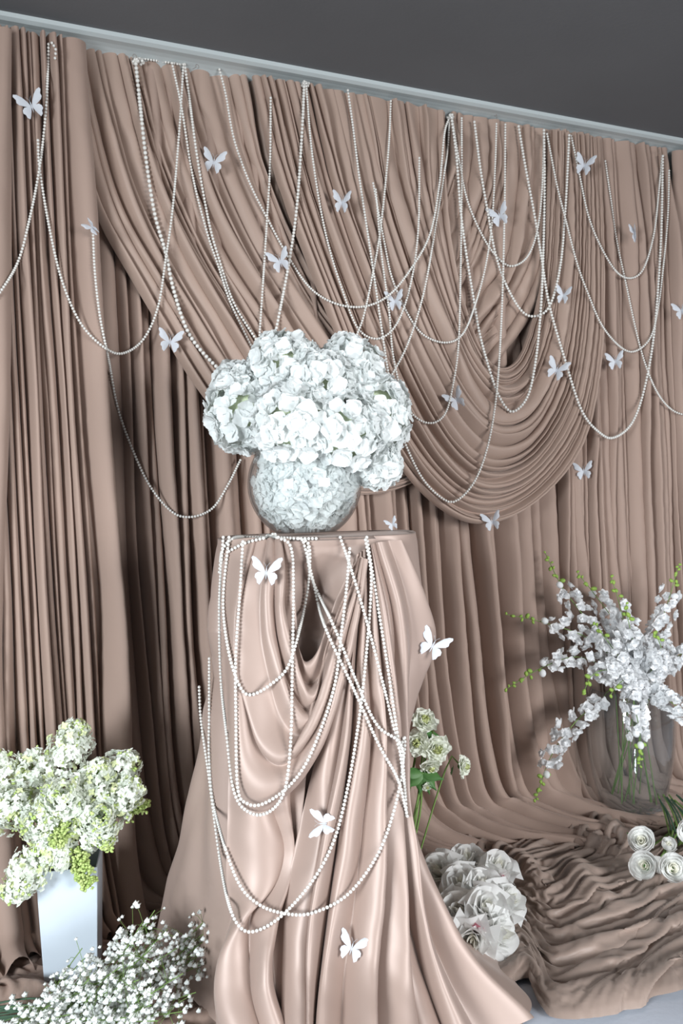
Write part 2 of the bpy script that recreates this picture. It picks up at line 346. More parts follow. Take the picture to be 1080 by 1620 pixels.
C1 = wp([(712, ytop(712)+2), (700, 280), (672, 370), (630, 450)], .115); C2 = wp([(800, ytop(800)+2), (790, 300), (755, 410), (690, 510)], .115)
C3 = wp([(885, ytop(885)+2), (880, 340), (845, 490), (740, 620)], .115)
o = sheet('inner_swag', [(0, C1), (.5, C2), (1, C3)], 13, .028, 51, M_SWAG, nt=60, lean=.3, ampt=[(0, .4), (.15, 1), (1, 1)])
tag(o, 'short taupe drape seen inside the opening of the big swag, folds running down left', 'drape')
def bo(n, mx): return [.135+mx*math.sin(math.pi*i/(n-1))**1.5 for i in range(n)]
B0 = wp([(704, 177), (704, 300), (714, 400), (734, 490), (762, 560), (792, 583), (822, 560), (848, 480), (860, 400), (864, 300), (866, 206)], bo(11, .035))
B1 = wp([(625, 162), (640, 290), (668, 400), (705, 510), (742, 590), (785, 632), (832, 612), (866, 520), (880, 420), (886, 310), (888, 210)], bo(11, .05))
B2 = wp([(550, 149), (580, 300), (625, 440), (675, 565), (725, 660), (778, 702), (838, 680), (884, 590), (903, 470), (908, 340), (908, 213)], bo(11, .065))
B3 = wp([(470, 134), (505, 290), (562, 455), (628, 610), (692, 720), (760, 770), (835, 745), (898, 650), (924, 520), (930, 370), (928, 217)], bo(11, .075))
B4 = wp([(398, 122), (432, 270), (500, 455), (578, 640), (655, 768), (745, 828), (835, 800), (912, 705), (944, 560), (950, 390), (945, 220)], bo(11, .08))
o = sheet('big_swag', [(0, B0), (.25, B1), (.5, B2), (.75, B3), (1, B4)], 27, .034, 61, M_SWAG, nt=150, mpp=11, lean=.45, k=-.17, wander=.2, ampt=[(0, .5), (.08, 1), (.4, 1), (.55, 1.1), (.9, 1), (1, .5)])
tag(o, 'big taupe swag with nested U-shaped folds right of the hydrangeas', 'drape')
# ---------------------------------------------------------------- ridge strokes
def polydist(Q, P):                              # distance of points Q (n,2) to polyline P
    d = np.full(len(Q), 1e9); u = np.zeros(len(Q)); m = len(P)-1
    for i in range(m):
        a, b = P[i], P[i+1]; ab = b-a; t = np.clip(((Q-a)@ab)/(ab@ab+1e-12), 0, 1)
        dd = np.linalg.norm(Q-a-t[:, None]*ab, axis=1); k = dd < d; d[k] = dd[k]; u[k] = (i+t[k])/m
    return d, u
# ---------------------------------------------------------------- floor drapery
def fp(pts): return [on_floor(x, y, 0) for x, y in pts]
def floor_sheet(name, back, front, nu, nv, mt, strokes, seed, SU, SV, levels=((5, 90), (2, 60), (1, 30)), tk=(.004, .006, .012), edge=.10, bend=.45, flat=.5, bump=lambda u, v: 0):
    """cloth lying on the floor between two lines; SU, SV = how much longer the fabric is than its bed"""
    Bk = catmull(back, nu); Fr = catmull(front, nu); t = np.linspace(0, 1, nv)[None, :, None]
    P = Bk[:, None]*(1-t)+Fr[:, None]*t; Q = P[..., :2].reshape(-1, 2); h = np.zeros(len(Q))
    for pts, w, a in strokes:
        pl = catmull([on_floor(x, y, .03)[:2] for x, y in pts], 14); d, u = polydist(Q, pl); h = np.maximum(h, a*np.exp(-(d/w)**2)*np.sin(math.pi*np.clip(u, .02, .98))**.5)
    uu = np.linspace(0, 1, nu)[:, None]+np.zeros((1, nv)); vv = np.linspace(0, 1, nv)[None]+np.zeros((nu, 1))
    P[..., 2] = .016+h.reshape(nu, nv)+bump(uu, vv); P[..., 1] = np.minimum(P[..., 1], -.03)
    fr = np.clip(np.minimum(np.minimum(uu*12, (1-uu)*12), np.minimum(vv*10, (1-vv)*10+.15)), 0, 1)
    S = pbd(P, SU(uu, vv), SV(uu, vv), levels, seed=seed, free=fr, g=.00003, tk=tk, noise=.012, fric=.1, bend=bend)
    e = np.clip((1-vv)/edge*2.5, 0, 1); e = np.sqrt(1-(1-e)**2); S[..., 2] = .0035+np.maximum(S[..., 2]-.004, 0)*(.1+.9*e)*(1-flat*np.clip((vv-.5)/.4, 0, 1))
    fc = grid_faces(nu, nv); remember(S, fc); return link(name, arr_mesh(name, S.reshape(-1, 3), fc), mt)
st = [([(860, 1500), (960, 1480), (1100, 1430)], .03, .02), ([(905, 1360), (940, 1410), (1000, 1430)], .03, .03),
      ([(840, 1290), (900, 1310), (985, 1345)], .03, .035), ([(700, 1320), (800, 1350), (870, 1420)], .03, .025), ([(930, 1290), (1000, 1330), (1050, 1330)], .04, .04)]
fz = lambda u, v: np.clip((u-.35)*4, 0, 1)*np.clip((v-.45)*4, 0, 1)      # front right corner: long parallel folds
o = floor_sheet('pooled_fabric', fp([(500, 1365), (640, 1325), (760, 1290), (880, 1255), (1000, 1232), (1230, 1200)]),
    fp([(560, 1560), (720, 1585), (805, 1560), (838, 1545), (880, 1606), (1000, 1592), (1090, 1555), (1280, 1530)]), 340, 230, M_POOL, st, 3,
    lambda u, v: np.clip((1.42-.22*v+.26*rfield(340, 230, 13, 8, 3))*(1-fz(u, v))+fz(u, v)*(1.12+.10*rfield(340, 230, 9, 6, 8)), 1.0, 1.9),
    lambda u, v: np.clip((1.18+.2*v+.24*rfield(340, 230, 13, 8, 4))*(1-fz(u, v))+fz(u, v)*(1.42+.2*rfield(340, 230, 9, 6, 7)), 1.02, 1.9),
    levels=((8, 140), (4, 70), (2, 50), (1, 40)), tk=(.002, .004, .006, .008), bend=.30, flat=.55, bump=lambda u, v: .03*np.exp(-(v/.12)**2)+.022*np.abs(rfield(340, 230, 8, 6, 15)))
tag(o, 'crumpled taupe fabric pooled over the floor between the rose bunch and glass vase', 'fabric')
st = [([(-60, 1580), (20, 1560), (90, 1575), (150, 1600)], .03, .04), ([(30, 1500), (60, 1470), (70, 1420)], .03, .04), ([(160, 1440), (200, 1410), (260, 1400)], .03, .03)]
o = floor_sheet('pooled_fabric', fp([(-160, 1450), (0, 1435), (120, 1415), (260, 1395), (420, 1375)]), fp([(-260, 1700), (-60, 1690), (120, 1700), (300, 1680), (470, 1640)]), 190, 140, M_CURT, st, 9,
    lambda u, v: np.clip(1.2+.15*rfield(190, 140, 7, 5, 5), 1.02, 1.6), lambda u, v: np.clip(1.2+.15*rfield(190, 140, 7, 5, 6), 1.02, 1.6), levels=((5, 80), (2, 50), (1, 25)))
tag(o, 'taupe fabric lying in folds on the floor around the white square vase', 'fabric')
# white cloth under it, softly creased
n1, n2 = 160, 110; c0 = V(-1.6, -2.6, 0); gx = np.linspace(0, 5.2, n1)[:, None]; gy = np.linspace(0, 2.45, n2)[None, :]
P = np.stack([c0[0]+gx+0*gy, c0[1]+gy+0*gx, .0025*(np.sin(gx*9+gy*13)+np.sin(gx*21-gy*7+1))-.006+0*gx], -1)
o = link('white_floor_cloth', arr_mesh('white_floor_cloth', P.reshape(-1, 3), grid_faces(n1, n2)), M_WHITE)
tag(o, 'pale bluish white cloth spread on the floor, showing at the lower right', 'cloth')
WALLBVH = BVHTree.FromPolygons(np.vstack(ALLV).tolist(), np.vstack(ALLF).tolist())
# ---------------------------------------------------------------- pedestal and satin cloth
DP = 2.2; PC = at(495, 845, DP); ZT = 1.045; PC[2] = 0
def L2W(a, b, z): return PC + Rh*a - Fh*b + UP*z  # a right, b toward the camera
Mped = np.eye(4); Mped[:3, 0] = Rh; Mped[:3, 1] = Fh; Mped[:3, 3] = PC; Mped = MM(Mped)
pe = empty('pedestal', M=Mped); tag(pe, 'square display pedestal completely covered by the rose satin cloth', 'pedestal')
def cbox(sx, sy, z0, z1):
    return [(-sx, -sy, z0), (sx, -sy, z0), (sx, sy, z0), (-sx, sy, z0), (-sx, -sy, z1), (sx, -sy, z1), (sx, sy, z1), (-sx, sy, z1)], [(3, 2, 1, 0), (4, 5, 6, 7), (0, 1, 5, 4), (1, 2, 6, 5), (2, 3, 7, 6), (3, 0, 4, 7)]
for nm, a in (('column', (.06, .06, .03, ZT-.04)), ('top', (.155, .11, ZT-.04, ZT-.012)), ('base', (.11, .10, .0, .03))):
    link(nm, mk(nm, *cbox(*a), False), M_PED, pe)
NT, NZ = 420, 330
zk = [1.05, .92, .844, .73, .66, .57, .44, .30, .20, .08, 0.0]
al = [.215, .225, .250, .240, .262, .285, .318, .36, .395, .43, .45]
ar = [.235, .245, .262, .235, .165, .150, .150, .175, .24, .34, .47]
bf = [.165, .170, .175, .18, .185, .19, .205, .22, .24, .28, .34]
bb = [.165, .17, .175, .18, .185, .19, .21, .24, .27, .32, .36]
row = np.linspace(0, 1, NZ); NTOP = 30
rad = np.ones(NZ); zz = np.empty(NZ)
rad[:NTOP] = np.sin(np.linspace(0, math.pi/2, NTOP))**1.0; zz[:NTOP] = ZT+.004
tt = np.linspace(0, 1, NZ-NTOP); zz[NTOP:] = ZT*(1-tt)**1.12+.012
er = np.clip((np.arange(NZ)-NTOP+6)/10., 0, 1)
zi = lambda tab: np.interp(zz, zk[::-1], tab[::-1])
th = np.linspace(-math.pi/2, 1.5*math.pi, NT)[:, None]      # seam at the back
ct, sn = np.cos(th), np.sin(th)
ex = np.clip((zz-.85)/.2, 0, 1)*.45; pw = 1-ex[None, :]        # squarish on top
cx = np.sign(ct)*np.abs(ct)**pw; sy = np.sign(sn)*np.abs(sn)**pw
A_ = np.where(cx < 0, zi(al)[None], zi(ar)[None])*cx*rad[None]; B_ = np.where(sy > 0, zi(bf)[None], zi(bb)[None])*sy*rad[None]
low = np.clip(1-zz/.9, 0, 1)[None]; B_ = B_ - np.clip(-A_-.1, 0, 1)*low*.85 + np.clip(A_-.2, 0, 1)*low*.4
Zg = np.broadcast_to(zz[None], A_.shape).copy()
# rounded rim
rim = np.exp(-((np.arange(NZ)-NTOP)/5.)**2)[None]; Zg = Zg - .006*rim*(np.arange(NZ) >= NTOP-8)
base = PC + A_[..., None]*Rh - B_[..., None]*Fh + Zg[..., None]*UP
bv = BVHTree.FromPolygons(base.reshape(-1, 3).tolist(), grid_faces(NT, NZ).tolist())
def hit(bvh, px, py):
    d = ray(px, py); dn = Vector(d).normalized(); l, nrm, i, dist = bvh.ray_cast(Vector(CAM), dn); return None if l is None else np.array(l)
fpl = DP-.22
def s2l(pts):
    out = []
    for x, y in pts:
        p = hit(bv, x, y)
        if p is None: p = at(x, y, fpl)
        q = p-PC; out.append((q@Rh, q[2]))
    return np.array(out)
STR = [([(352, 862), (338, 930), (324, 985), (330, 1060)], .030, .020),
 ([(372, 865), (366, 930), (360, 1000), (352, 1080)], .013, -.018),
 ([(478, 885), (492, 940), (486, 1010)], .05, -.03), ([(535, 880), (520, 940), (500, 1000)], .040, -.03),
 ([(612, 866), (640, 920), (662, 975), (672, 1050)], .013, -.020), ([(628, 862), (662, 930), (692, 1010), (668, 1090)], .020, .018), ([(640, 866), (655, 900), (668, 950)], .010, -.014),
 ([(345, 1040), (318, 1180), (292, 1320), (275, 1440)], .045, .018), ([(330, 1150), (318, 1280), (312, 1420)], .022, -.018), ([(352, 1120), (345, 1250), (338, 1400)], .030, .02),
 ([(300, 1200), (280, 1320), (262, 1430)], .02, -.012)]
Q = np.stack([A_.ravel(), Zg.ravel()], 1); D = np.zeros(len(Q))
for pts, w, a in STR:
    pl = catmull(s2l(pts), 30); d, u = polydist(Q, pl); D += a*np.exp(-(d/w)**2)*np.sin(math.pi*np.clip(u*.94+.03, 0, 1))**.6
D = D.reshape(A_.shape); frn = np.clip(sy*2.2+.15, 0, 1)
fade = np.clip((np.arange(NZ)-NTOP)/7., 0, 1)[None]
Dt = D*frn*fade
dirv = cx[..., None]*.55*Rh - sy[..., None]*Fh; dirv = dirv/(np.linalg.norm(dirv, axis=2)[..., None]+1e-6)
SP = base + dirv*Dt[..., None]; SP[..., 2] = np.maximum(SP[..., 2], .01)
SP = SP + dirv*(fade*(.010*np.sin(th*9+1.5*np.sin(Zg*3))*(1-frn)*np.clip((ZT-Zg)/.5, 0, 1)+.004*np.sin(A_*23+Zg*9)*np.sin(Zg*11+2)))[..., None]
SP[..., 2] = np.maximum(SP[..., 2], .008)
sat = empty('satin_cloth', PC); tag(sat, 'shiny pale rose satin cloth draped over the pedestal and trailing on the floor', 'cloth')
SREG = []
def sk(pts):                                      # (px, py, metres in front of the pedestal axis)
    return [at(x, y, DP-b) for x, y, b in pts]
def rel(o): o.matrix_parent_inverse = Matrix.Translation(-Vector(PC)); return o
rel(link('skirt', arr_mesh('skirt', SP.reshape(-1, 3), grid_faces(NT, NZ)), M_SATIN, sat)); SREG.append((SP.reshape(-1, 3), grid_faces(NT, NZ)))
K0 = sk([(458, 853, .175), (462, 900, .19), (458, 940, .20), (458, 990, .20), (470, 1030, .21), (486, 1046, .215), (508, 1022, .21), (530, 965, .20), (554, 905, .195), (572, 880, .19)])
K1 = sk([(432, 853, .175), (432, 900, .215), (432, 960, .225), (438, 1020, .235), (454, 1085, .245), (484, 1126, .25), (510, 1100, .24), (534, 1015, .225), (559, 930, .21), (574, 882, .195)])
K2 = sk([(404, 853, .175), (396, 910, .20), (392, 1000, .225), (394, 1100, .25), (408, 1180, .27), (450, 1205, .28), (498, 1150, .27), (532, 1060, .25), (561, 950, .22), (576, 884, .20)])
K3 = sk([(352, 855, .16), (350, 920, .175), (352, 1020, .195), (358, 1130, .22), (362, 1230, .245), (388, 1282, .262), (432, 1276, .265), (484, 1215, .25), (530, 1110, .235), (563, 970, .21), (578, 886, .195)])
o = rel(sheet('cowl', [(0, K0), (.28, K1), (.6, K2), (1, K3)], 0, .024, 71, M_SATIN, nt=130, mpp=26, widths=[.8, 1.0, 1.0, 1.5, 2.6], k=-.05, lean=.35, sharp=.75, wander=.15, reg=SREG, parent=sat, crump=.0004, along=.14, kn=5, ampt=[(0, .35), (.15, .7), (.5, 1), (.8, .8), (1, .3)]))
F0 = sk([(560, 880, .19), (546, 980, .205), (518, 1120, .22), (482, 1270, .24), (455, 1400, .27), (446, 1520, .31), (446, 1660, .40)])
F1 = sk([(571, 872, .185), (566, 1000, .205), (552, 1150, .225), (536, 1300, .25), (518, 1430, .28), (505, 1540, .32), (500, 1660, .40)])
F2 = sk([(583, 864, .18), (596, 1000, .195), (600, 1150, .21), (596, 1300, .235), (590, 1430, .265), (580, 1540, .30), (576, 1660, .38)])
F3 = sk([(596, 858, .18), (620, 960, .18), (624, 1060, .175), (616, 1180, .175), (612, 1300, .19), (640, 1430, .22), (672, 1540, .25), (715, 1660, .30)])
F4 = sk([(634, 853, .165), (668, 940, .12), (684, 1012, .08), (652, 1090, .08), (630, 1165, .10), (632, 1240, .12), (652, 1340, .14), (700, 1440, .17), (755, 1535, .18), (825, 1612, .18)])
o = rel(sheet('gathered_folds', [(0, F0), (.28, F1), (.52, F2), (.74, F3), (1, F4)], 0, .036, 73, M_SATIN, nt=130, mpp=26, widths=[1.7, .7, 1.1, .9, 1.0, .7, .9, 1.3], k=-.09, lean=.35, sharp=.7, wander=.12, reg=SREG, parent=sat, crump=.0004, along=.14, kn=5, ampt=[(0, .25), (.12, .55), (.5, 1), (1, 1.35)]))
L0 = sk([(362, 1170, .215), (360, 1290, .235), (358, 1390, .25), (366, 1440, .26), (352, 1500, .28), (344, 1570, .30), (340, 1660, .33)])
L1 = sk([(420, 1170, .235), (414, 1300, .25), (408, 1400, .265), (398, 1470, .29), (388, 1550, .33), (396, 1660, .38)])
L2 = sk([(490, 1140, .20), (468, 1290, .215), (452, 1400, .23), (450, 1480, .26), (462, 1550, .30), (484, 1660, .36)])
o = rel(sheet('lower_left_folds', [(0, L0), (.5, L1), (1, L2)], 0, .032, 75, M_SATIN, nt=90, mpp=26, widths=[2.0, 1.0, .9], k=-.05, lean=.25, sharp=.8, wander=.35, reg=SREG, parent=sat, crump=.0004, along=.14, kn=5, ampt=[(0, .5), (.4, .8), (.7, 1.3), (1, 1.4)]))
vv_ = np.vstack([a for a, b in SREG]); ff_ = []; nn_ = 0
for a, b in SREG: ff_.append(b+nn_); nn_ += len(a)
SATBVH = BVHTree.FromPolygons(vv_.tolist(), np.vstack(ff_).tolist())
# ---------------------------------------------------------------- pearl strands
def strand(px, bvh, rad_, label, group, off=.004, win=9, name='pearl_strand', fallback=None):
    c = catmull([(x, y) for x, y in px], 160); P = []; dd = []
    for x, y in c:
        d = ray(x, y); dn = d/np.linalg.norm(d); l, _, _, dist = bvh.ray_cast(Vector(CAM), Vector(dn)); P.append(dn); dd.append(dist if l else np.nan)
    dd = np.array(dd); ok = ~np.isnan(dd)
    if ok.sum() < 2: return
    dd = np.interp(np.arange(160), np.arange(160)[ok], dd[ok]); m = np.array([dd[max(0, i-win):i+win+1].min() for i in range(160)])
    m = np.convolve(np.pad(m, 6, 'edge'), np.ones(13)/13, 'valid'); m = np.minimum(m, dd)-rad_-off
    P = CAM + np.array(P)*m[:, None]; L = np.r_[0, np.cumsum(np.linalg.norm(np.diff(P, axis=0), axis=1))]
    n = int(L[-1]/(rad_*2.12)); q = np.linspace(0, L[-1], n); C = np.stack([np.interp(q, L, P[:, k]) for k in range(3)], 1)
    mats = np.tile(np.eye(4), (n, 1, 1)); mats[:, :3, :3] *= rad_; mats[:, :3, 3] = C
    o = link(name, join_inst(name, SPH[0], SPH[1], mats), M_PEARL); return tag(o, label, 'pearl strand', group)
GW = 'pearl strands hanging on the draped wall'
WS = [
 ([(77, 70), (73, 170), (63, 262), (46, 350), (26, 420), (-12, 480)], .0044, 'pearl strand from the cornice at far left, cut by the left photo edge'),
 ([(60, 222), (63, 270), (80, 370), (100, 450), (130, 515), (170, 553), (198, 558), (228, 535), (250, 485), (262, 410), (273, 330), (284, 200), (290, 102)], .0044, 'pearl strand making the first wide loop over the broad flat left curtain fold'),
 ([(82, 68), (88, 78), (87, 92)], .0044, 'short pearl tail hanging beside the far left strand under the cornice'),
 ([(214, 94), (222, 170), (232, 260), (245, 340), (262, 400), (275, 460), (300, 530), (345, 583), (370, 600)], .0066, 'strand of large pearls running down the left swag into the hydrangeas'),
 ([(216, 92), (240, 95), (266, 99), (291, 103)], .0040, 'short pearl strand laid horizontally along the curtain top under the cornice'),
 ([(272, 100), (287, 170), (305, 280), (328, 370), (345, 420), (365, 480), (402, 558)], .0044, 'left one of two parallel pearl strands running into the hydrangeas top left'),
 ([(292, 102), (300, 160), (312, 250), (330, 350), (347, 412), (370, 480), (410, 545)], .0048, 'right one of two parallel pearl strands running into the hydrangeas top left'),
 ([(347, 110), (357, 150), (370, 220), (395, 290), (425, 350), (455, 405), (490, 455), (530, 480), (575, 485), (615, 467), (650, 425), (680, 370), (695, 290), (703, 210), (712, 184)], .0044, 'pearl strand in a wide shallow loop above the hydrangeas across the left swag'),
 ([(428, 155), (427, 260), (422, 350), (417, 430), (410, 535)], .0044, 'nearly straight thin pearl strand dropping into the hydrangeas top centre'),
 ([(481, 132), (478, 200), (470, 320), (458, 410), (435, 530)], .0056, 'larger pearl strand leaning left from the cornice into the hydrangeas'),
 ([(484, 132), (492, 230), (505, 320), (520, 390), (540, 455), (565, 518), (595, 536), (622, 520), (641, 480), (655, 420), (662, 350), (663, 250)], .0042, 'pearl loop whose low point lies just right of the hydrangea top'),
 ([(550, 143), (558, 200), (568, 280), (580, 360), (592, 440), (602, 510), (614, 590), (625, 650), (640, 700), (668, 757), (700, 789), (722, 792), (750, 762), (770, 710), (783, 640), (790, 560), (795, 450), (798, 320), (799, 197)], .0046, 'longest pearl loop reaching the lowest folds of the big swag'),
 ([(618, 160), (614, 240), (602, 360), (590, 430), (575, 500), (560, 540)], .0042, 'thin pearl strand slanting down left into the hydrangea top right'),
 ([(594, 300), (603, 400), (615, 490), (622, 565), (640, 635), (660, 662), (685, 669), (705, 652), (717, 605), (725, 545), (728, 450), (730, 300), (730, 187)], .0042, 'narrow deep pearl loop on the left half of the big swag'),
 ([(711, 185), (706, 250), (690, 350), (675, 440), (660, 500), (640, 555), (610, 610)], .0042, 'pearl strand slanting from the swag peak down left to the hydrangeas'),
 ([(714, 186), (722, 250), (728, 330), (737, 400), (750, 480), (760, 535), (782, 610), (800, 645), (815, 650), (835, 625), (847, 570), (855, 490), (859, 400), (861, 300), (860, 206)], .0056, 'large pearl loop in the middle of the big swag'),
 ([(715, 188), (725, 250), (740, 320), (768, 382), (795, 415), (815, 420), (836, 403), (850, 362), (857, 300), (860, 212)], .0044, 'smallest shallow pearl loop, inside the opening of the big swag'),
 ([(750, 193), (760, 270), (772, 340), (783, 400), (800, 450), (825, 492), (848, 500), (870, 482), (886, 420), (894, 330), (900, 214)], .0054, 'large pearl loop overlapping the right side of the swag opening'),
 ([(590, 290), (607, 380), (620, 440), (645, 497), (670, 530), (705, 542), (732, 528), (752, 480), (768, 420), (778, 350), (783, 260), (785, 196)], .0042, 'shallow pearl loop crossing the upper left part of the big swag'),
 ([(820, 200), (830, 260), (845, 340), (855, 400), (868, 480), (892, 565), (920, 650), (950, 686), (972, 692), (1000, 668), (1020, 610), (1035, 520), (1045, 380), (1048, 247)], .0056, 'long pearl loop with large pearls between the big swag and the right curtain'),
 ([(865, 212), (880, 290), (895, 350), (912, 415), (930, 465), (952, 515), (980, 548), (1003, 556), (1028, 535), (1040, 490), (1049, 420), (1056, 340), (1058, 270)], .0044, 'middle one of the nested pearl loops on the right curtain'),
 ([(903, 215), (915, 270), (930, 340), (950, 390), (975, 430), (998, 440), (1018, 424), (1034, 370), (1042, 300), (1047, 247)], .0044, 'topmost of the nested pearl loops on the right curtain'),
 ([(957, 255), (965, 310), (975, 380), (990, 450), (1005, 520), (1020, 575), (1040, 622), (1065, 650), (1100, 660)], .0044, 'pearl strand crossing the right curtain, cut by the right photo edge'),
 ([(147, 362), (150, 430), (158, 500), (172, 570), (185, 640), (205, 700), (235, 765), (270, 808), (300, 818), (335, 805), (360, 768), (380, 728)], .0044, 'lowest left pearl loop ending behind the hydrangeas beside the glass bowl')]
for p, r_, lb in WS: strand(p, WALLBVH, r_*.9, lb, GW, win=4)
GP = 'pearl strands over the satin cloth'
PS = [
 ([(353, 850), (347, 953), (349, 1069), (358, 1158), (371, 1255), (398, 1287), (429, 1282), (451, 1247), (460, 1167), (462, 1069), (464, 931), (460, 866), (440, 850)], 'pearl loop hanging lowest over the bulging satin panel at left'),
 ([(362, 850), (353, 953), (362, 1033), (380, 1087), (398, 1099), (429, 1082), (455, 1055), (473, 998), (487, 927), (489, 864), (472, 852)], 'shortest pearl loop on the satin cloth below the upper butterfly'),
 ([(384, 857), (380, 931), (373, 1033), (373, 1131), (376, 1247), (391, 1271), (415, 1272), (451, 1249), (482, 1211), (509, 1149), (530, 1080), (540, 1000), (548, 930), (553, 868)], 'pearl loop climbing right from the bulging satin panel to the gathered knot'),
 ([(331, 1042), (331, 1130), (331, 1200), (340, 1283), (374, 1390), (410, 1431), (457, 1446), (498, 1443), (552, 1413), (599, 1348), (626, 1271), (638, 1200), (640, 1165), (634, 1180)], 'widest pearl loop low on the satin cloth with its right arm at the cloth edge'),
 ([(315, 1087), (318, 1140), (330, 1225), (347, 1354), (362, 1431), (380, 1467), (404, 1473), (445, 1449), (493, 1395), (528, 1330), (550, 1245), (566, 1150), (576, 1069), (584, 976), (587, 909), (578, 854)], 'lowest pearl loop on the satin cloth, starting at its left edge'),
 ([(487, 860), (491, 909), (531, 998), (571, 1096), (598, 1149), (633, 1176), (638, 1220), (643, 1290)], 'upper one of two pearl strands crossing the satin diagonally to the right'),
 ([(480, 858), (493, 910), (513, 989), (558, 1087), (598, 1176), (629, 1233), (644, 1291)], 'lower one of two pearl strands crossing the satin diagonally to the right'),
 ([(538, 850), (558, 909), (584, 998), (607, 1087), (629, 1176), (635, 1195)], 'pearl strand from the gathered knot down the middle of the right folds'),
 ([(580, 850), (593, 931), (611, 1042), (624, 1131), (634, 1200), (641, 1260)], 'outermost pearl strand on the right folds of the satin cloth'),
 ([(347, 905), (352, 870), (370, 851), (400, 850), (430, 850), (470, 852), (500, 852)], 'pearl strand laid along the front rim of the covered pedestal top'),
 ([(362, 872), (385, 860), (410, 853), (432, 849)], 'short pearl strand curving over the left corner of the pedestal top')]
for p, lb in PS: strand(p, SATBVH, .0037, lb, GP, off=.001, win=7)
def cluster(px, py, bvh, n, R_, lb, rp=.0042):
    p = hit(bvh, px, py); mats = []
    for k in range(n):
        d = rng.normal(size=3); d /= np.linalg.norm(d); M = np.eye(4)*rp; M[3, 3] = 1; M[:3, 3] = p-ray(px, py)*.008+d*R_*rng.random()**.4*V(1, 1, .6); mats.append(M)
    o = link('pearl_knot', join_inst('pearl_knot', SPH[0], SPH[1], mats), M_PEARL); tag(o, lb, 'pearl knot')
cluster(430, 850, SATBVH, 34, .014, 'small knot of pearls on the pedestal rim in front of the glass bowl')
cluster(218, 97, WALLBVH, 16, .016, 'small cluster of pearls at the top of the large pearl strand', .005)
cluster(483, 134, WALLBVH, 14, .014, 'small cluster of pearls under the cornice above the hydrangeas', .005)
cluster(713, 186, WALLBVH, 14, .014, 'small cluster of pearls at the cornice above the swag opening', .005)
# pins that hold the drapery
pv, pf = tube([V(.008*math.cos(a), 0, .008*math.sin(a)) for a in np.linspace(-.6, 4.6, 14)]+[V(-.002, 0, -.02), V(-.004, 0, -.03)], .0012, 6)
pin = mk('drapery_pin', pv*.7, pf)
for i, (x, y, lb) in enumerate([(131, 74, 'metal pin at the curtain top above the broad left fold'), (213, 89, 'metal pin above the strand of large pearls'), (312, 105, 'metal pin between two pearl strands left of the hydrangeas'),
        (785, 184, 'metal pin standing proud under the cornice above the swag opening'), (1042, 241, 'metal pin at the curtain top near the right edge')]):
    o = link('drapery_pin', pin, M_METAL); o.location = on_wall(x, y, .150); o.rotation_euler = (0, .4*i, .2*i); tag(o, lb, 'pin', 'pins along the cornice')
# ---------------------------------------------------------------- butterflies
def wing(outline, nm):
    o = np.array(outline, float); c = o.mean(0); v = [(c[0], c[1], .03)]; n = len(o)
    for q in o: v.append((*(c+(q-c)*.55), .035)); 
    for q in o: v.append((q[0], q[1], .0+.02*math.sin(q[0]*9)))
    f = []
    for i in range(n): f.append((0, 1+i, 1+(i+1) % n)); f.append((1+i, 1+n+i, 1+n+(i+1) % n, 1+(i+1) % n))
    return mk(nm, v, f)
FORE = wing([(.02, 0), (.12, .20), (.28, .42), (.44, .56), (.58, .60), (.62, .52), (.54, .38), (.56, .26), (.48, .16), (.30, .06), (.12, -.01)], 'fore_wing')
HIND = wing([(.02, -.02), (.16, .02), (.34, .02), (.44, -.06), (.46, -.18), (.38, -.26), (.36, -.38), (.26, -.46), (.18, -.34), (.10, -.2)], 'hind_wing')
bvv = []; 
for t in np.linspace(0, 1, 9): bvv.append((0, .2-.45*t, .02))
tb = tube(bvv, [.004, .018, .024, .02, .018, .02, .017, .012, .003], 6); BODY = mk('body', *tb)
at_ = MB(); 
for sgn in (-1, 1): at_.add(*tube([(0, .2, .02), (sgn*.05, .3, .04), (sgn*.12, .38, .05)], .004, 4))
ANT = at_.mesh('antennae')
BF = [(50, 168, 40, .35, 0, 'white butterfly at far left high on the left curtain'), (338, 257, 36, -.2, .2, 'white butterfly high on the left swag beside the parallel pearl strands'),
 (541, 321, 34, -.1, .5, 'white butterfly in the upper middle, above the wide shallow pearl loop'), (443, 414, 36, .3, .3, 'white butterfly above the hydrangeas beside the larger pearl strand'),
 (269, 541, 36, -.15, 0, 'white butterfly on the left swag edge, left of the hydrangeas'), (790, 342, 34, .3, .3, 'white butterfly inside the big swag opening near its top'),
 (924, 262, 32, -.3, .3, 'white butterfly at upper right below the cornice'), (1005, 370, 30, .1, 1.2, 'white butterfly seen nearly edge-on at right inside the topmost loop'),
 (625, 477, 32, .1, .4, 'white butterfly just right of the hydrangea top on the big swag'), (891, 468, 28, -.2, .5, 'small white butterfly at the big swag right arm, above the middle'),
 (880, 586, 34, -.4, .2, 'white butterfly right of the big swag folds touching the long pearl loop'), (973, 572, 28, .1, .2, 'white butterfly on the right curtain below the middle pearl loop'),
 (722, 633, 34, .5, .4, 'white butterfly at the low end of the narrow deep pearl loop'), (923, 746, 28, .1, .1, 'white butterfly low on the right curtain below all pearl loops'),
 (778, 826, 30, .2, .2, 'white butterfly on the lowest hem of the big swag'), (147, 360, 28, .8, .9, 'white butterfly at the top of the lowest left pearl loop, wings half folded'),
 (1078, 492, 28, .2, .5, 'white butterfly cut by the right edge of the photo')]
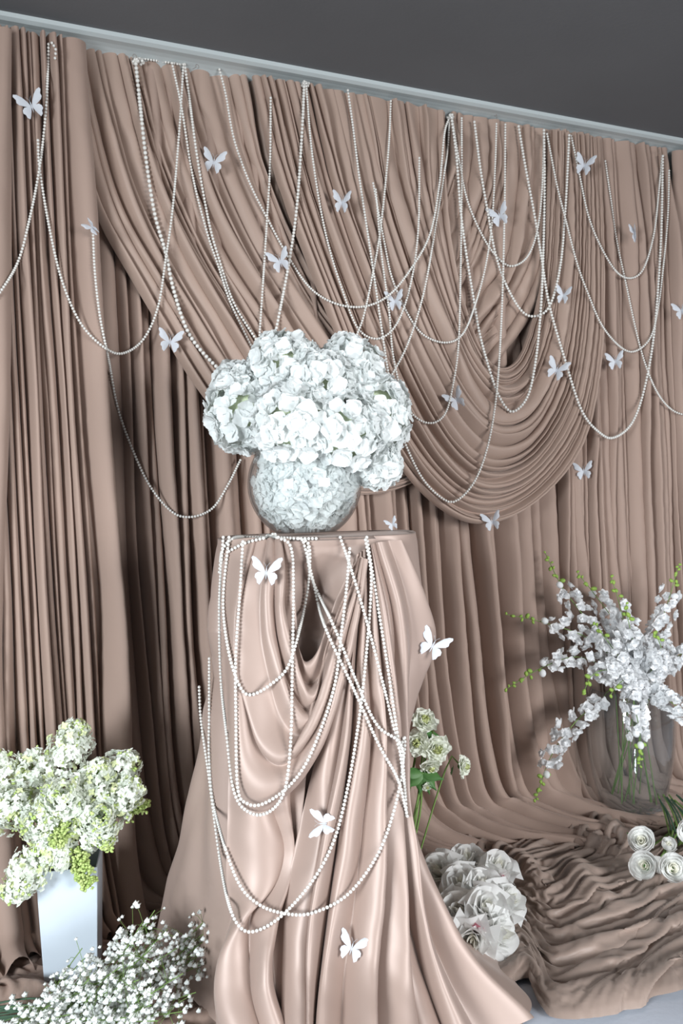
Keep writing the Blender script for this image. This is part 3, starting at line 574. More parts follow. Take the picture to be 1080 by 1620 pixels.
def butterfly(p, size, rot, fold, lb, tilt=.0, n=None, group='butterflies on the wall drapery'):
    nn = CAM-p; nn /= np.linalg.norm(nn)
    nn = nn if n is None else n
    M = frame(nn, 0, 1, p); x = np.cross(UP, nn); x /= np.linalg.norm(x); y = np.cross(nn, x); c, s = math.cos(rot), math.sin(rot)
    M[:3, 0] = (x*c+y*s)*size; M[:3, 1] = (-x*s+y*c)*size; M[:3, 2] = nn*size
    e = empty('butterfly', M=MM(M)); tag(e, lb, 'butterfly', group)
    for sg in (1, -1):
        a = .35+fold*(1 if sg > 0 else .6)
        S = Matrix.Diagonal((sg, 1, 1, 1))
        link('fore_wing', FORE, M_BUTT, e, Matrix.Rotation(-sg*a, 4, 'Y')@S); link('hind_wing', HIND, M_BUTT, e, Matrix.Rotation(-sg*(a+.1), 4, 'Y')@S)
    link('body', BODY, M_BUTT, e); link('antennae', ANT, M_BUTT, e)
for x, y, s, rot, fold, lb in BF:
    p = hit(WALLBVH, x, y)
    if p is None: p = on_wall(x, y, .2)
    d = ray(x, y); p = p-d*.030; Z = (p-CAM)@F; butterfly(p, s*.95*Z/FPX, rot, fold, lb)
for x, y, s, rot, fold, lb in [(421, 906, 46, -.1, .0, 'large white butterfly pinned high on the satin cloth under the bowl'), (684, 1022, 46, -.5, .0, 'large white butterfly at the right corner of the satin cloth'),
        (512, 1303, 42, 1.5, .1, 'large white butterfly turned sideways at the middle of the satin cloth'), (556, 1500, 44, -.35, .0, 'large white butterfly low on the satin cloth near the floor')]:
    p = hit(SATBVH, x, y)
    if p is None: p = at(x, y, DP-.05)
    p = p-ray(x, y)*.016; butterfly(p, s*.92*((p-CAM)@F)/FPX, rot, fold, lb, group='butterflies on the satin cloth')
p = at(621, 847, DP+.12); butterfly(V(p[0], p[1], ZT+.02), .03, .4, .3, 'small white butterfly behind the pedestal top at its right end', group='butterflies on the satin cloth')
# ---------------------------------------------------------------- glass bowl + hydrangeas
BR = .132; BC = at(482, 777, DP-.0); BC[2] = ZT+.016+.105
pr = []
for i in range(30):
    a = -math.radians(58)+(math.radians(58)+math.radians(57))*i/29; pr.append((BR*math.cos(a), BR*math.sin(a)))
outer = [(.001, pr[0][1]), (pr[0][0]*.7, pr[0][1])]+pr; inner = [(r_-.004 if r_ > .01 else .001, z_+(.012 if k < 2 else .0)) for k, (r_, z_) in enumerate(outer)][::-1]
lip = [(pr[-1][0]+.002, pr[-1][1]+.004), (pr[-1][0]-.003, pr[-1][1]+.005)]
v, f = lathe(outer+lip+inner, 64); zoff = -pr[0][1]
o = link('glass_bowl', mk('glass_bowl', v, f), M_GLASS); BC[2] = ZT+.012+zoff; o.location = BC
tag(o, 'round clear glass bowl filled with white hydrangea on the satin pedestal', 'bowl')
def petal(L, Wd, cup, curl, ruf=0, nl=5, nw=5, tip=0, seed=0, base=.15):
    r = np.random.default_rng(seed); ph = r.uniform(0, 6); v = []; f = []
    for i in range(nl):
        u = i/(nl-1); w = Wd*(base+(1-base)*math.sin(math.pi*min(1, (.12+u*.80)))**.75)
        if tip: w *= (1-tip*max(0, u-.6)/.4)
        for j in range(nw):
            q = 2*j/(nw-1)-1; x = u*L*(1-.12*q*q*u); y = q*w/2; z = cup*q*q*Wd + curl*u*u*L + ruf*u*math.sin(q*5+ph)
            v.append((x, y, z))
    for i in range(nl-1):
        for j in range(nw-1): a = i*nw+j; f.append((a, a+nw, a+nw+1, a+1))
    return np.array(v), np.array(f)
def floret(np_, L, Wd, up, cup, curl, ruf, seed, nl=5, nw=5, tip=0, layers=1, jit=.15, base=.15):
    r = np.random.default_rng(seed); mb = MB()
    for ly in range(layers):
        for k in range(np_):
            v, f = petal(L*(1-.25*ly), Wd*(1-.2*ly), cup, curl, ruf, nl, nw, tip, seed*31+k, base); a = up+ly*.5+r.normal(0, jit)
            c, s = math.cos(a), math.sin(a); v = np.stack([v[:, 0]*c-v[:, 2]*s, v[:, 1], v[:, 0]*s+v[:, 2]*c+.001*ly], 1)
            b = 2*math.pi*(k+.5*ly)/np_+r.normal(0, .12); c, s = math.cos(b), math.sin(b)
            v = np.stack([v[:, 0]*c-v[:, 1]*s, v[:, 0]*s+v[:, 1]*c, v[:, 2]], 1); mb.add(v, f)
    return mb.mesh('floret')
HF = [floret(4, .024, .029, .22, .07, .02+.06*(k % 3), .0016, 100+k, 6, 7) for k in range(7)]
for m in HF: m.materials.append(M_HYD)
CORE = mk('core', *SPHB); CORE.materials.append(M_HYDC)
GA = 70*0
def fib(n):
    i = np.arange(n)+.5; ph = np.arccos(1-2*i/n); t = math.pi*(1+5**.5)*i
    return np.stack([np.cos(t)*np.sin(ph), np.sin(t)*np.sin(ph), np.cos(ph)], 1)
def hyd(c, rad3, lb, n=110, clip=None):
    e = empty('hydrangea_head', c); tag(e, lb, 'flower', 'white hydrangea heads in the glass bowl'); rad3 = np.array(rad3)*(1.05 if clip is None else 1)
    co = link('core', CORE, None, e); co.scale = rad3*(.72 if clip is None else .45)
    for d in fib(n):
        d = d+rng.normal(0, .10, 3); d /= np.linalg.norm(d); p = d*rad3*rng.uniform(.86, 1.02)
        wpt = c+p
        if clip is not None:
            q = wpt-BC; rr = np.linalg.norm(q)
            if rr > BR-.022: q *= (BR-.022)/rr; 
            if q[2] < -zoff+.018: q[2] = -zoff+.018+rng.uniform(0, .01)
            p = BC+q-c
        elif np.linalg.norm(wpt-BC) < BR+.006 and wpt[2] < BC[2]+.105: continue
        nn = d/rad3; nn = nn/np.linalg.norm(nn)+rng.normal(0, .17, 3)
        if clip is not None: nn = (p+c-BC)/BR+rng.normal(0, .1, 3)
        link('floret', random.choice(HF), None, e, MM(frame(nn, rng.uniform(0, 6.28), rng.uniform(.85, 1.2) if clip is None else .95, p)))
px = DP/FPX
for x, y, dz, r3, lb in [
    (388, 652, .02, (.082, .085, .088), 'leftmost white hydrangea head, overhanging the bowl rim at left'),
    (378, 606, .05, (.05, .07, .042), 'white hydrangea head at upper left, partly behind the leftmost one'),
    (450, 582, .0, (.078, .08, .075), 'white hydrangea head at the top left of the arrangement'),
    (553, 590, .03, (.072, .08, .078), 'white hydrangea head at the top right of the arrangement'),
    (588, 660, .0, (.080, .085, .092), 'rightmost white hydrangea head of the arrangement'),
    (470, 672, -.09, (.092, .07, .088), 'frontmost white hydrangea head in the middle left of the arrangement'),
    (545, 682, -.075, (.078, .07, .082), 'front white hydrangea head right of the middle, above the bowl rim'),
    (505, 610, -.04, (.08, .07, .07), 'white hydrangea head between the two top ones, in front'),
    (597, 736, -.01, (.046, .05, .044), 'small white hydrangea head hanging over the right side of the bowl'),
    (500, 640, .13, (.11, .07, .10), 'white hydrangea head at the back of the arrangement')]:
    hyd(at(x, y, DP+dz), r3, lb, n=int(135*(r3[0]/.08)**1.4)+12)
for dx, dy, dz, r3, lb in [(-.045, -.03, -.03, (.075, .09, .08), 'white hydrangea head pressed inside the bowl at left'), (.05, -.03, -.03, (.075, .09, .08), 'white hydrangea head pressed inside the bowl at right'),
        (0, -.05, .03, (.10, .08, .07), 'white hydrangea head inside the bowl mouth in front'), (0, .04, -.02, (.1, .075, .08), 'white hydrangea head inside the bowl at the back')]:
    c = BC+Rh*dx+Fh*dy+UP*dz; hyd(c, r3, lb, n=130, clip=True)
# ---------------------------------------------------------------- roses
def shell(h, rb, rt, span, curl, tip, nl=6, nw=7, bulge=.25, seed=0):
    v = []; f = []; r = np.random.default_rng(seed); ph = r.uniform(0, 6)
    for i in range(nl):
        u = i/(nl-1)
        for j in range(nw):
            q = 2*j/(nw-1)-1; wfac = math.sin(math.pi*(.18+.55*u))**.7; top = u*(1-(.34 if tip else .13)*q*q)
            if tip: top += .10*tip*max(0, 1-abs(q)*2.2)*u**3
            rad_ = rb+(rt-rb)*u**.8+bulge*h*math.sin(math.pi*u)*.45+curl*h*u**4*(1+.9*q*q)
            a = q*span*wfac; v.append((rad_*math.cos(a), rad_*math.sin(a), h*top-curl*h*.35*u**5*(.5+q*q)+.002*math.sin(q*7+ph)*u))
    for i in range(nl-1):
        for j in range(nw-1): a = i*nw+j; f.append((a, a+nw, a+nw+1, a+1))
    return mk('petal', v, f)
def rose_set(S, tip, mats):
    P_ = [(.050, .002, .003, 1.9, 0, .10, 2, 1), (.053, .004, .009, 1.5, .02, .16, 3, 1), (.054, .006, .015, 1.3, .08, .2, 4, 0), (.053, .008, .022, 1.2, .18, .25, 5, 0), (.049, .010, .027, 1.0, .26, .3, 6, 0), (.041, .011, .032, .85, .5, .3, 6, 0)]
    return [(shell(h*S, rb*S, rt*S, sp, cu, tip, nw=9, bulge=bu, seed=i+1), c, mats[m]) for i, (h, rb, rt, sp, cu, bu, c, m) in enumerate(P_)]
R_POINT = rose_set(1.0, 1.0, (M_ROSE, M_ROSEIN)); 
R_ROUND = [(shell(.034, .003+.0035*k, .006+.0062*k, 1.5-.13*k, .02, 0, bulge=.10+.05*k, seed=20+k), 4+k//2, M_ROSEIN if k < 2 else M_ROSE) for k in range(6)]
LEAF = mk('leaf', *petal(.06, .03, -.12, -.15, .001, 7, 5, .75, 3, .2)); LEAF.materials.append(M_GREEN)
SEPv, SEPf = SPH; CAL = mk('calyx', SPH[0]*V(.011, .011, .012), SPH[1]); CAL.materials.append(M_GREEN)
def rose(p, n, S, lb, group, kind=R_POINT, leaves=1, stem=None, name='white_rose', pink=False):
    e = empty(name, M=MM(frame(n, rng.uniform(0, 6), S, p))); tag(e, lb, 'flower', group); zl = 0
    for i, (me, cnt, m) in enumerate(kind):
        if not me.materials: me.materials.append(m)
        off = rng.uniform(0, 6)
        for k in range(cnt):
            M = Matrix.Rotation(off+2*math.pi*k/cnt+rng.normal(0, .12), 4, 'Z')@Matrix.Rotation(rng.normal(0, .07), 4, 'Y')@Matrix.Scale(rng.uniform(.9, 1.08), 4)
            o = link('petal', me, None, e, M)
            if pink and i == 4 and k == 0: o.material_slots[0].link = 'OBJECT'; o.material_slots[0].material = M_PINK; o['label'] = 'small pink petal'; o.matrix_local = Matrix.Rotation(2.4, 4, 'Z')@Matrix.Diagonal((1.0, .45, .82, 1))
    link('calyx', CAL, None, e)
    for k in range(leaves):
        link('leaf', LEAF, None, e, Matrix.Rotation(rng.uniform(0, 6.28), 4, 'Z')@Matrix.Translation((.008, 0, -.012))@Matrix.Rotation(rng.uniform(-.2, .5), 4, 'Y'))
    if stem is not None:
        ql = (e.matrix_world.inverted()@Vector(stem)); a = Vector((0, 0, -.01)); b = Vector((0, 0, -.06)); v, f = tube(catmull([tuple(a), tuple(b), tuple(ql)], 10), .003, 6); link('stem', mk('stem', v, f), M_STEM, e)
    return e
toc = -Fh*.8+UP*.6
ROS = [(690, 1372, .16, -.5, .3, 'rose at the upper left of the bunch, nearest the satin cloth'), (738, 1352, .15, -.05, .9, 'white rose standing highest at the back of the bunch'), (790, 1365, .15, .3, .8, 'white rose at the top right of the bunch with a pink petal edge'),
 (728, 1392, .17, -.2, .3, 'white rose in the upper middle of the bunch, opened to the viewer'), (722, 1436, .15, -.3, -.05, 'white rose left of the bunch centre touching the satin'), (772, 1430, .18, .1, .1, 'largest white rose in the centre of the bunch'),
 (812, 1420, .13, .7, .2, 'rightmost white rose of the bunch'), (800, 1478, .10, .55, -.3, 'white rose low at the right of the bunch'), (745, 1490, .11, -.1, -.45, 'lowest white rose in front of the bunch by the satin'),
 (710, 1462, .09, -.5, -.3, 'white rose low at the left, tucked behind the satin fold'), (762, 1395, .17, .15, .6, 'white rose between the highest and the largest rose')]
rb_ = on_floor(745, 1440, .02)
for i, (x, y, z, dx, dz, lb) in enumerate(ROS):
    p = on_floor(x, y, z*.72); n = -Fh*.55+Rh*dx*1.15+UP*(.55+dz)
    p = p - n/np.linalg.norm(n)*.045
    p[2] = max(p[2], .045); rose(p, n, 1.04, lb if lb.startswith('white') or lb.startswith('larg') or lb.startswith('right') or lb.startswith('lowest') else 'white '+lb, 'roses in the bunch beside the satin cloth', leaves=2 if i in (0, 1, 2, 4, 9) else 0, stem=tuple(rb_+Fh*.08+Rh*rng.uniform(-.04, .04)+UP*.02), pink=i in (2, 8))
ROR = [(1014, 1325, .055, -.3, .5, 'round white rose at the back left of the small bunch'), (1019, 1364, .04, -.55, .1, 'round white rose lying lowest left of the small bunch, turned left'), (1064, 1368, .045, .0, .1, 'fully open round white rose at the front of the small bunch'),
 (1042, 1362, .02, .1, .5, 'small cream rose half hidden in the middle of the small bunch'), (1058, 1328, .04, .2, .7, 'small cream rose behind the open one in the small bunch'), (1090, 1312, .07, .2, .5, 'round white rose cut by the right edge of the photo')]
for i, (x, y, z, dx, dz, lb) in enumerate(ROR):
    p = on_floor(x, y+6, .03+z); n = -Fh*.8+Rh*dx+UP*(.3+dz); p = p-n/np.linalg.norm(n)*.02; q = on_floor(1075, 1300, .06)
    sc = 1.02 if i in (0, 1, 2, 5) else .62; rose(p, n, sc, lb, 'round roses at the right edge', R_ROUND, 1 if i == 0 else 0, stem=tuple(q+Rh*rng.uniform(-.05, .05)), name='garden_rose')
# ---------------------------------------------------------------- ruffled flowers behind the satin cloth
CP = [mk('petal', *petal(.040, .040, .08, .10, .004, 6, 9, 0, 50+k, .12)) for k in range(4)]
CPI = [mk('petal', *petal(.030, .026, .12, .10, .004, 5, 7, 0, 60+k, .12)) for k in range(2)]
for m in CP: m.materials.append(M_CARN)
for m in CPI: m.materials.append(M_CARNC)
def ruffled(p, n, S, lb, foot, leaves=2):
    e = empty('ruffled_flower', M=MM(frame(n, 0, S, p))); tag(e, lb, 'flower', 'ruffled white flowers behind the satin cloth')
    for ly, (cnt, el) in enumerate([(7, .15), (7, .5), (6, .85), (5, 1.15)]):
        for k in range(cnt):
            link('petal', random.choice(CP), None, e, Matrix.Rotation(2*math.pi*(k+.5*(ly % 2))/cnt+rng.normal(0, .1), 4, 'Z')@Matrix.Rotation(-el+rng.normal(0, .1), 4, 'Y')@Matrix.Scale(1-.12*ly, 4))
    for k in range(4): link('petal', random.choice(CPI), None, e, Matrix.Rotation(k*1.57, 4, 'Z')@Matrix.Rotation(-1.25, 4, 'Y'))
    link('calyx', CAL, None, e)
    q = e.matrix_world.inverted()@Vector(foot); v, f = tube(catmull([(0, 0, 0), (0, 0, -.05), tuple(q)], 12), .0028, 6); link('stem', mk('stem', v, f), M_STEM, e)
    for k in range(leaves): link('leaf', LEAF, None, e, Matrix.Rotation(rng.uniform(0, 6.28), 4, 'Z')@Matrix.Translation((.004, 0, -.03))@Matrix.Rotation(.3, 4, 'Y'))
ft = at(625, 1400, 2.58); ft[2] = .03
ZR = 2.5
for x, y, dx, dz, S, lb in [(668, 1138, .2, .8, .95, 'uppermost ruffled white flower beside the satin cloth'), (688, 1186, .2, -.1, 1.0, 'fullest ruffled white flower facing the viewer, right of the satin'), (655, 1176, -.3, .1, .9, 'ruffled white flower half hidden by the satin edge'),
        (678, 1216, .1, -.6, .7, 'low ruffled white flower above the green leaves'), (733, 1213, 1.3, .05, .72, 'single ruffled white flower standing off to the right in profile'), (672, 1246, .2, -.3, .35, 'small pale closed bud below the green leaves')]:
    n = -Fh*.8+Rh*dx+UP*dz; p = at(x+4, y, ZR)-n/np.linalg.norm(n)*.02*S; ruffled(p, n, S*1.12, lb, tuple(ft+Rh*rng.uniform(-.03, .03)), 1)
for x, y, a, lb in [(660, 1228, 2.6, 'green leaf pointing left'), (684, 1226, -.3, 'green leaf'), (663, 1244, 3.0, 'green leaf')]:
    pass
e = empty('leafy_sprig', ft); tag(e, 'green leafy sprig below the ruffled white flowers', 'leaf')
lp = at(668, 1222, ZR+.01)-ft; v, f = tube(catmull([(0, 0, 0), tuple(lp*.6+V(.02, 0, 0)), tuple(lp)], 10), .003, 6); link('stem', mk('stem', v, f), M_STEM, e)
for k, (dx, dz) in enumerate([(-.7, -.5), (.6, -.7), (-.2, -1), (.9, -.2), (-.9, .1), (.3, -.9)]):
    d = Rh*dx+UP*dz-Fh*.3; d /= np.linalg.norm(d); n = -Fh*.8+UP*.5; n = n-d*(n@d); n /= np.linalg.norm(n); M = np.eye(4); M[:3, 0] = d; M[:3, 1] = np.cross(n, d); M[:3, 2] = n; M[:3, 3] = lp; link('leaf', LEAF, None, e, MM(M))
# ---------------------------------------------------------------- tall glass vase with delphiniums
VB = on_floor(1000, 1284, .015); ZV = (VB-CAM)@F; s_ = ZV/FPX
def vprof(t): return s_*(47+22*math.sin(min(1, t/.72)*math.pi/2)-9*max(0, (t-.72)/.28)**1.5)
VH = 196*s_; pr = [(vprof(t), t*VH) for t in np.linspace(0, 1, 26)]
outer = [(.001, 0), (pr[0][0]-.012, 0), (pr[0][0], .006)]+pr[1:]; inner = [(r_-.005, max(z_, .030)) for r_, z_ in pr[::-1]]+[(.001, .030)]
ve = empty('tall_glass_vase', VB); tag(ve, 'tall barrel-shaped clear glass vase holding delphiniums at right', 'vase')
v, f = lathe(outer+[(pr[-1][0]-.002, VH+.004)]+inner, 56); link('body', mk('body', v, f), M_GLASSG, ve)
v, f = lathe([(.001, .002), (pr[0][0]-.014, .004), (pr[1][0]-.008, .014), (pr[2][0]-.009, .024), (.001, .028)], 40); link('base', mk('base', v, f), M_WATER, ve)
DF = [floret(5, .023, .023, .30, .12, .08, .002, 200+k, 4, 5, .15, layers=2, jit=.2) for k in range(5)]
for m in DF: m.materials.append(M_DEL)
DBUD = mk('bud', SPHB[0]*V(.011, .011, .013), SPHB[1]); DBUD.materials.append(M_DEL)
GBUD = mk('green_bud', SPH[0]*V(.0062, .0062, .0085), SPH[1]); GBUD.materials.append(M_LIME)
CUR = mk('stem', *tube([(0, 0, 0), (0, 0, .2)], .002, 5))
def delph(pts, nfl, nb, lb, u0=.0, wfull=1.0, nw_=0):
    """pts: list of (px, py, Z) from lower end to tip"""
    P = catmull([at(x, y, z) for x, y, z in pts], 60); L = np.r_[0, np.cumsum(np.linalg.norm(np.diff(P, axis=0), axis=1))]
    mouth = VB+UP*(VH-.01); e = empty('delphinium_stem', P[0]); tag(e, lb, 'flower', 'white delphiniums in the tall glass vase')
    foot = VB+UP*.04+Rh*rng.uniform(-.07, .07)+Fh*rng.uniform(-.06, .06); md = P[0]-mouth; rr = np.linalg.norm(md[:2]); mm = mouth+V(md[0], md[1], 0)*min(1, .07/max(rr, 1e-3))
    path = np.vstack([catmull([foot, (foot+mm)/2+V(0, 0, 0), mm, (mm+P[0])/2+UP*.02, P[0]], 24)[:-1], P])-P[0]
    v, f = tube(path, np.linspace(.0019, .0012, len(path)), 6); link('stem', mk('stem', v, f), M_STEM, e)
    def pos(u): q = u*L[-1]; return np.array([np.interp(q, L, P[:, k]) for k in range(3)])
    for k in range(nfl):
        u = u0+(1-u0)*(k+.5)/nfl*.72; p = pos(u); t = pos(min(1, u+.03))-p; t /= np.linalg.norm(t)+1e-9; a = k*2.4+rng.uniform(-.5, .5); x = np.cross(t, V(.3, .5, .8)); x /= np.linalg.norm(x); y = np.cross(t, x)
        d = x*math.cos(a)+y*math.sin(a)+t*.25-Fh*.25; d /= np.linalg.norm(d); q = p+d*rng.uniform(.012, .034)-P[0]
        link('floret', random.choice(DF), None, e, MM(frame(d+rng.normal(0, .15, 3), rng.uniform(0, 6), rng.uniform(.95, 1.35)*(1-.25*(k/nfl)), q)))
    for k in range(nw_):
        u = .68+.1*k/max(1, nw_); p = pos(u); a = k*2.4; d = Rh*math.cos(a)+UP*math.sin(a)-Fh*.4; link('bud', DBUD, None, e, MM(frame(d, 0, 1, p+d*.016-P[0])))
    for k in range(nb):
        u = .76+.24*(k+1)/nb; p = pos(min(1, u)); a = k*2.6; d = Rh*math.cos(a)+UP*math.sin(a)-Fh*.2; d /= np.linalg.norm(d); r_ = .013*(1-.8*(k+1)/nb)+.001
        link('green_bud', GBUD, None, e, MM(frame(d+rng.normal(0, .2, 3), 0, rng.uniform(.7, 1.15)*(1.15-.45*k/nb), p+d*r_-P[0])))
ZD = ZV-.03
DL = [([(985, 1060, ZD), (935, 990, ZD-.05), (890, 930, ZD-.05), (862, 875, ZD)], 11, 9, 'delphinium stem rising highest at the upper left', 2),
 ([(990, 1060, ZD-.02), (930, 1010, ZD-.12), (860, 985, ZD-.15), (801, 972, ZD-.13)], 11, 9, 'delphinium stem reaching left at mid height, the upper of the long left ones', 2),
 ([(985, 1075, ZD-.02), (920, 1040, ZD-.15), (860, 1055, ZD-.2), (800, 1090, ZD-.2)], 11, 10, 'delphinium stem reaching left and drooping to a green tip at the far left', 3),
 ([(950, 1110, ZD-.05), (912, 1140, ZD-.13), (872, 1195, ZD-.15), (846, 1268, ZD-.15)], 11, 9, 'delphinium stem hanging down left of the vase in front of the curtain', 3),
 ([(995, 1050, ZD), (975, 990, ZD-.0), (940, 940, ZD), (912, 905, ZD)], 10, 6, 'delphinium stem at the back left with a dark short tip', 1),
 ([(1000, 1050, ZD), (990, 1000, ZD-.08), (978, 950, ZD-.08), (966, 912, ZD-.08)], 11, 6, 'delphinium stem rising left of the centre with buds pointing up', 1),
 ([(1010, 1060, ZD), (1000, 1010, ZD-.15), (992, 975, ZD-.2), (990, 955, ZD-.24)], 13, 6, 'delphinium stem in the centre pointing at the viewer', 0),
 ([(1010, 1090, ZD-.05), (1002, 1110, ZD-.16), (1010, 1150, ZD-.18), (1012, 1212, ZD-.18)], 12, 8, 'delphinium stem hanging straight down in front of the vase', 3),
 ([(1020, 1050, ZD), (1045, 985, ZD), (1060, 940, ZD), (1074, 892, ZD)], 12, 8, 'delphinium stem rising at the right with its tip near the photo edge', 1),
 ([(1010, 1070, ZD-.05), (960, 1060, ZD-.2), (935, 1070, ZD-.24), (922, 1098, ZD-.25)], 13, 6, 'delphinium stem in front at left, its tip turned down over the rim', 0),
 ([(1030, 1060, ZD-.05), (1045, 1030, ZD-.18), (1040, 1010, ZD-.22), (1036, 1000, ZD-.25)], 13, 5, 'delphinium stem right of the centre in front', 0),
 ([(1030, 1090, ZD-.05), (1060, 1110, ZD-.16), (1085, 1130, ZD-.18), (1110, 1160, ZD-.18)], 12, 5, 'delphinium stem leaning out low at the right edge', 0),
 ([(1030, 1070, ZD), (1070, 1040, ZD-.06), (1100, 1020, ZD-.06), (1140, 1000, ZD-.06)], 12, 5, 'delphinium stem leaning right past the photo edge at mid height', 0),
 ([(1000, 1070, ZD-.05), (965, 1020, ZD-.18), (950, 1000, ZD-.22), (940, 985, ZD-.24)], 13, 5, 'delphinium stem left of the centre in front with a small green tip', 0),
 ([(1005, 1080, ZD-.05), (990, 1075, ZD-.16), (975, 1085, ZD-.2), (965, 1100, ZD-.22)], 12, 3, 'delphinium stem lowest in front above the vase rim', 0)]
for pts, nf, nb, lb, nw_ in DL: delph(pts, int(nf*2.7), nb, lb, nw_=nw_)
# dark stems lying at the right edge behind the round roses
e = empty('cut_stems', on_floor(1075, 1300, .05)); tag(e, 'dark green cut stems lying behind the round roses at the right edge', 'stems', kind=None)
for k in range(12):
    a = on_floor(1040+3*k, 1262+rng.uniform(-6, 10), .10)-np.array(e.location); b = on_floor(1062+6*k, 1335, .03)-np.array(e.location)
    v, f = tube(catmull([a, (a+b)/2+V(0, 0, .02), b], 8), .003, 5); link('stem', mk('stem', v, f), M_STEMD if k % 3 else M_STEM, e)
# ---------------------------------------------------------------- white square vase with lilacs
VL = on_floor(117, 1530, .02); zl = (VL-CAM)@F; s2 = zl/FPX
hv = 172*s2; wt, wb_ = 46*s2, 40*s2; t_ = .005
v = []; 
for w_, z_ in ((wb_, 0), (wt, hv), (wt-t_, hv), (wb_-t_, .012)):
    for a, b in ((-1, -1), (1, -1), (1, 1), (-1, 1)): v.append((a*w_, b*w_, z_))
f = [(3, 2, 1, 0), (12, 13, 14, 15)]
for l in range(3):
    for k in range(4): f.append((4*l+k, 4*l+(k+1) % 4, 4*l+4+(k+1) % 4, 4*l+4+k))
an = -YAW+.16; Mv = Matrix.Translation(Vector(VL))@Matrix.Rotation(an, 4, 'Z')
o = link('square_vase', mk('square_vase', v, f, False), M_VASE); o.matrix_world = Mv; bm_ = o.modifiers.new('b', 'BEVEL'); bm_.width = .002; bm_.segments = 2
tag(o, 'white square ceramic vase with lilacs standing at the lower left', 'vase')
def lil_t(L, Wd):
    v = [(0, 0, 0)]; f = []
    for k in range(4):
        a = k*math.pi/2; c, s = math.cos(a), math.sin(a); b0 = len(v)
        for x, y, z in ((.45*L, -.5*Wd, .30*L), (L, -.22*Wd, .05*L), (L, .22*Wd, .05*L), (.45*L, .5*Wd, .30*L)): v.append((x*c-y*s, x*s+y*c, z))
        f += [(0, b0, b0+1, b0+1), (0, b0, b0+1, b0+2), (0, b0+2, b0+3, b0+3)]
    ff = []
    for k in range(4): b0 = 1+4*k; ff += [(0, b0, b0+1), (0, b0+1, b0+2), (0, b0+2, b0+3)]
    return np.array(v), np.array(ff)
LT = lil_t(.0086, .0072)
def panicle(tipx, tipy, Z1, bx, by, Z0, lb, n=230, wid=.036, green=.15, bulk=True, name='lilac_panicle'):
    P1 = at(tipx, tipy, Z1); P0 = at(bx, by, Z0); ax = P1-P0; L = np.linalg.norm(ax); ax /= L
    e = empty(name, P0); tag(e, lb, 'flower', 'lilac panicles in the square vase'); x = np.cross(ax, V(.2, .3, .9)); x /= np.linalg.norm(x); y = np.cross(ax, x); mats = []; mc = []; mg = []
    for k in range(n):
        u = rng.random()**.8; a = rng.uniform(0, 6.283); prof_ = wid*(math.sin(math.pi*min(1, .22+.72*u))**.6)*(1+.22*math.sin(9*u+a*3)); rr = prof_*(rng.uniform(.55, 1.18)+.10*math.sin(7*a+11*u))
        d = x*math.cos(a)+y*math.sin(a)+ax*.35*u+ax*rng.normal(0, .45)+x*rng.normal(0, .35)+y*rng.normal(0, .35); d /= np.linalg.norm(d); p = ax*u*L+(x*math.cos(a)+y*math.sin(a))*rr
        M = frame(d, rng.uniform(0, 6), rng.uniform(.75, 1.3), p)
        g = rng.random() < (1 if green > .8 else green*.35+.12*max(0, u-.85)/.15)
        (mg if g else (mc if rng.random() < .14 else mats)).append(M)
    if mats: o = link('florets', join_inst('florets', *LT, mats), M_LIL, e); o['kind'] = 'stuff'
    if mc: o = link('cream_florets', join_inst('cream_florets', *LT, mc), M_LILY, e); o['kind'] = 'stuff'
    if mg:
        mg2 = []
        for M in mg:
            for q in range(3): K = M.copy(); K[:3, :3] *= .0030; K[:3, 3] += rng.normal(0, .004, 3); K[:3, 2] *= 1.5; mg2.append(K)
        o = link('green_buds', join_inst('green_buds', SPHS[0], SPHS[1], mg2), M_LILB, e); o['kind'] = 'stuff'
    mouth = VL+UP*(hv-.01)-P0; q = VL+UP*.05-P0
    v, f = tube(catmull([q, mouth+V(rng.uniform(-.03, .03), rng.uniform(-.03, .03), 0), ax*L*.1, ax*L*.95], 22), np.linspace(.004, .0015, 22), 6); link('stem', mk('stem', v, f), M_STEM, e)
Zl = zl
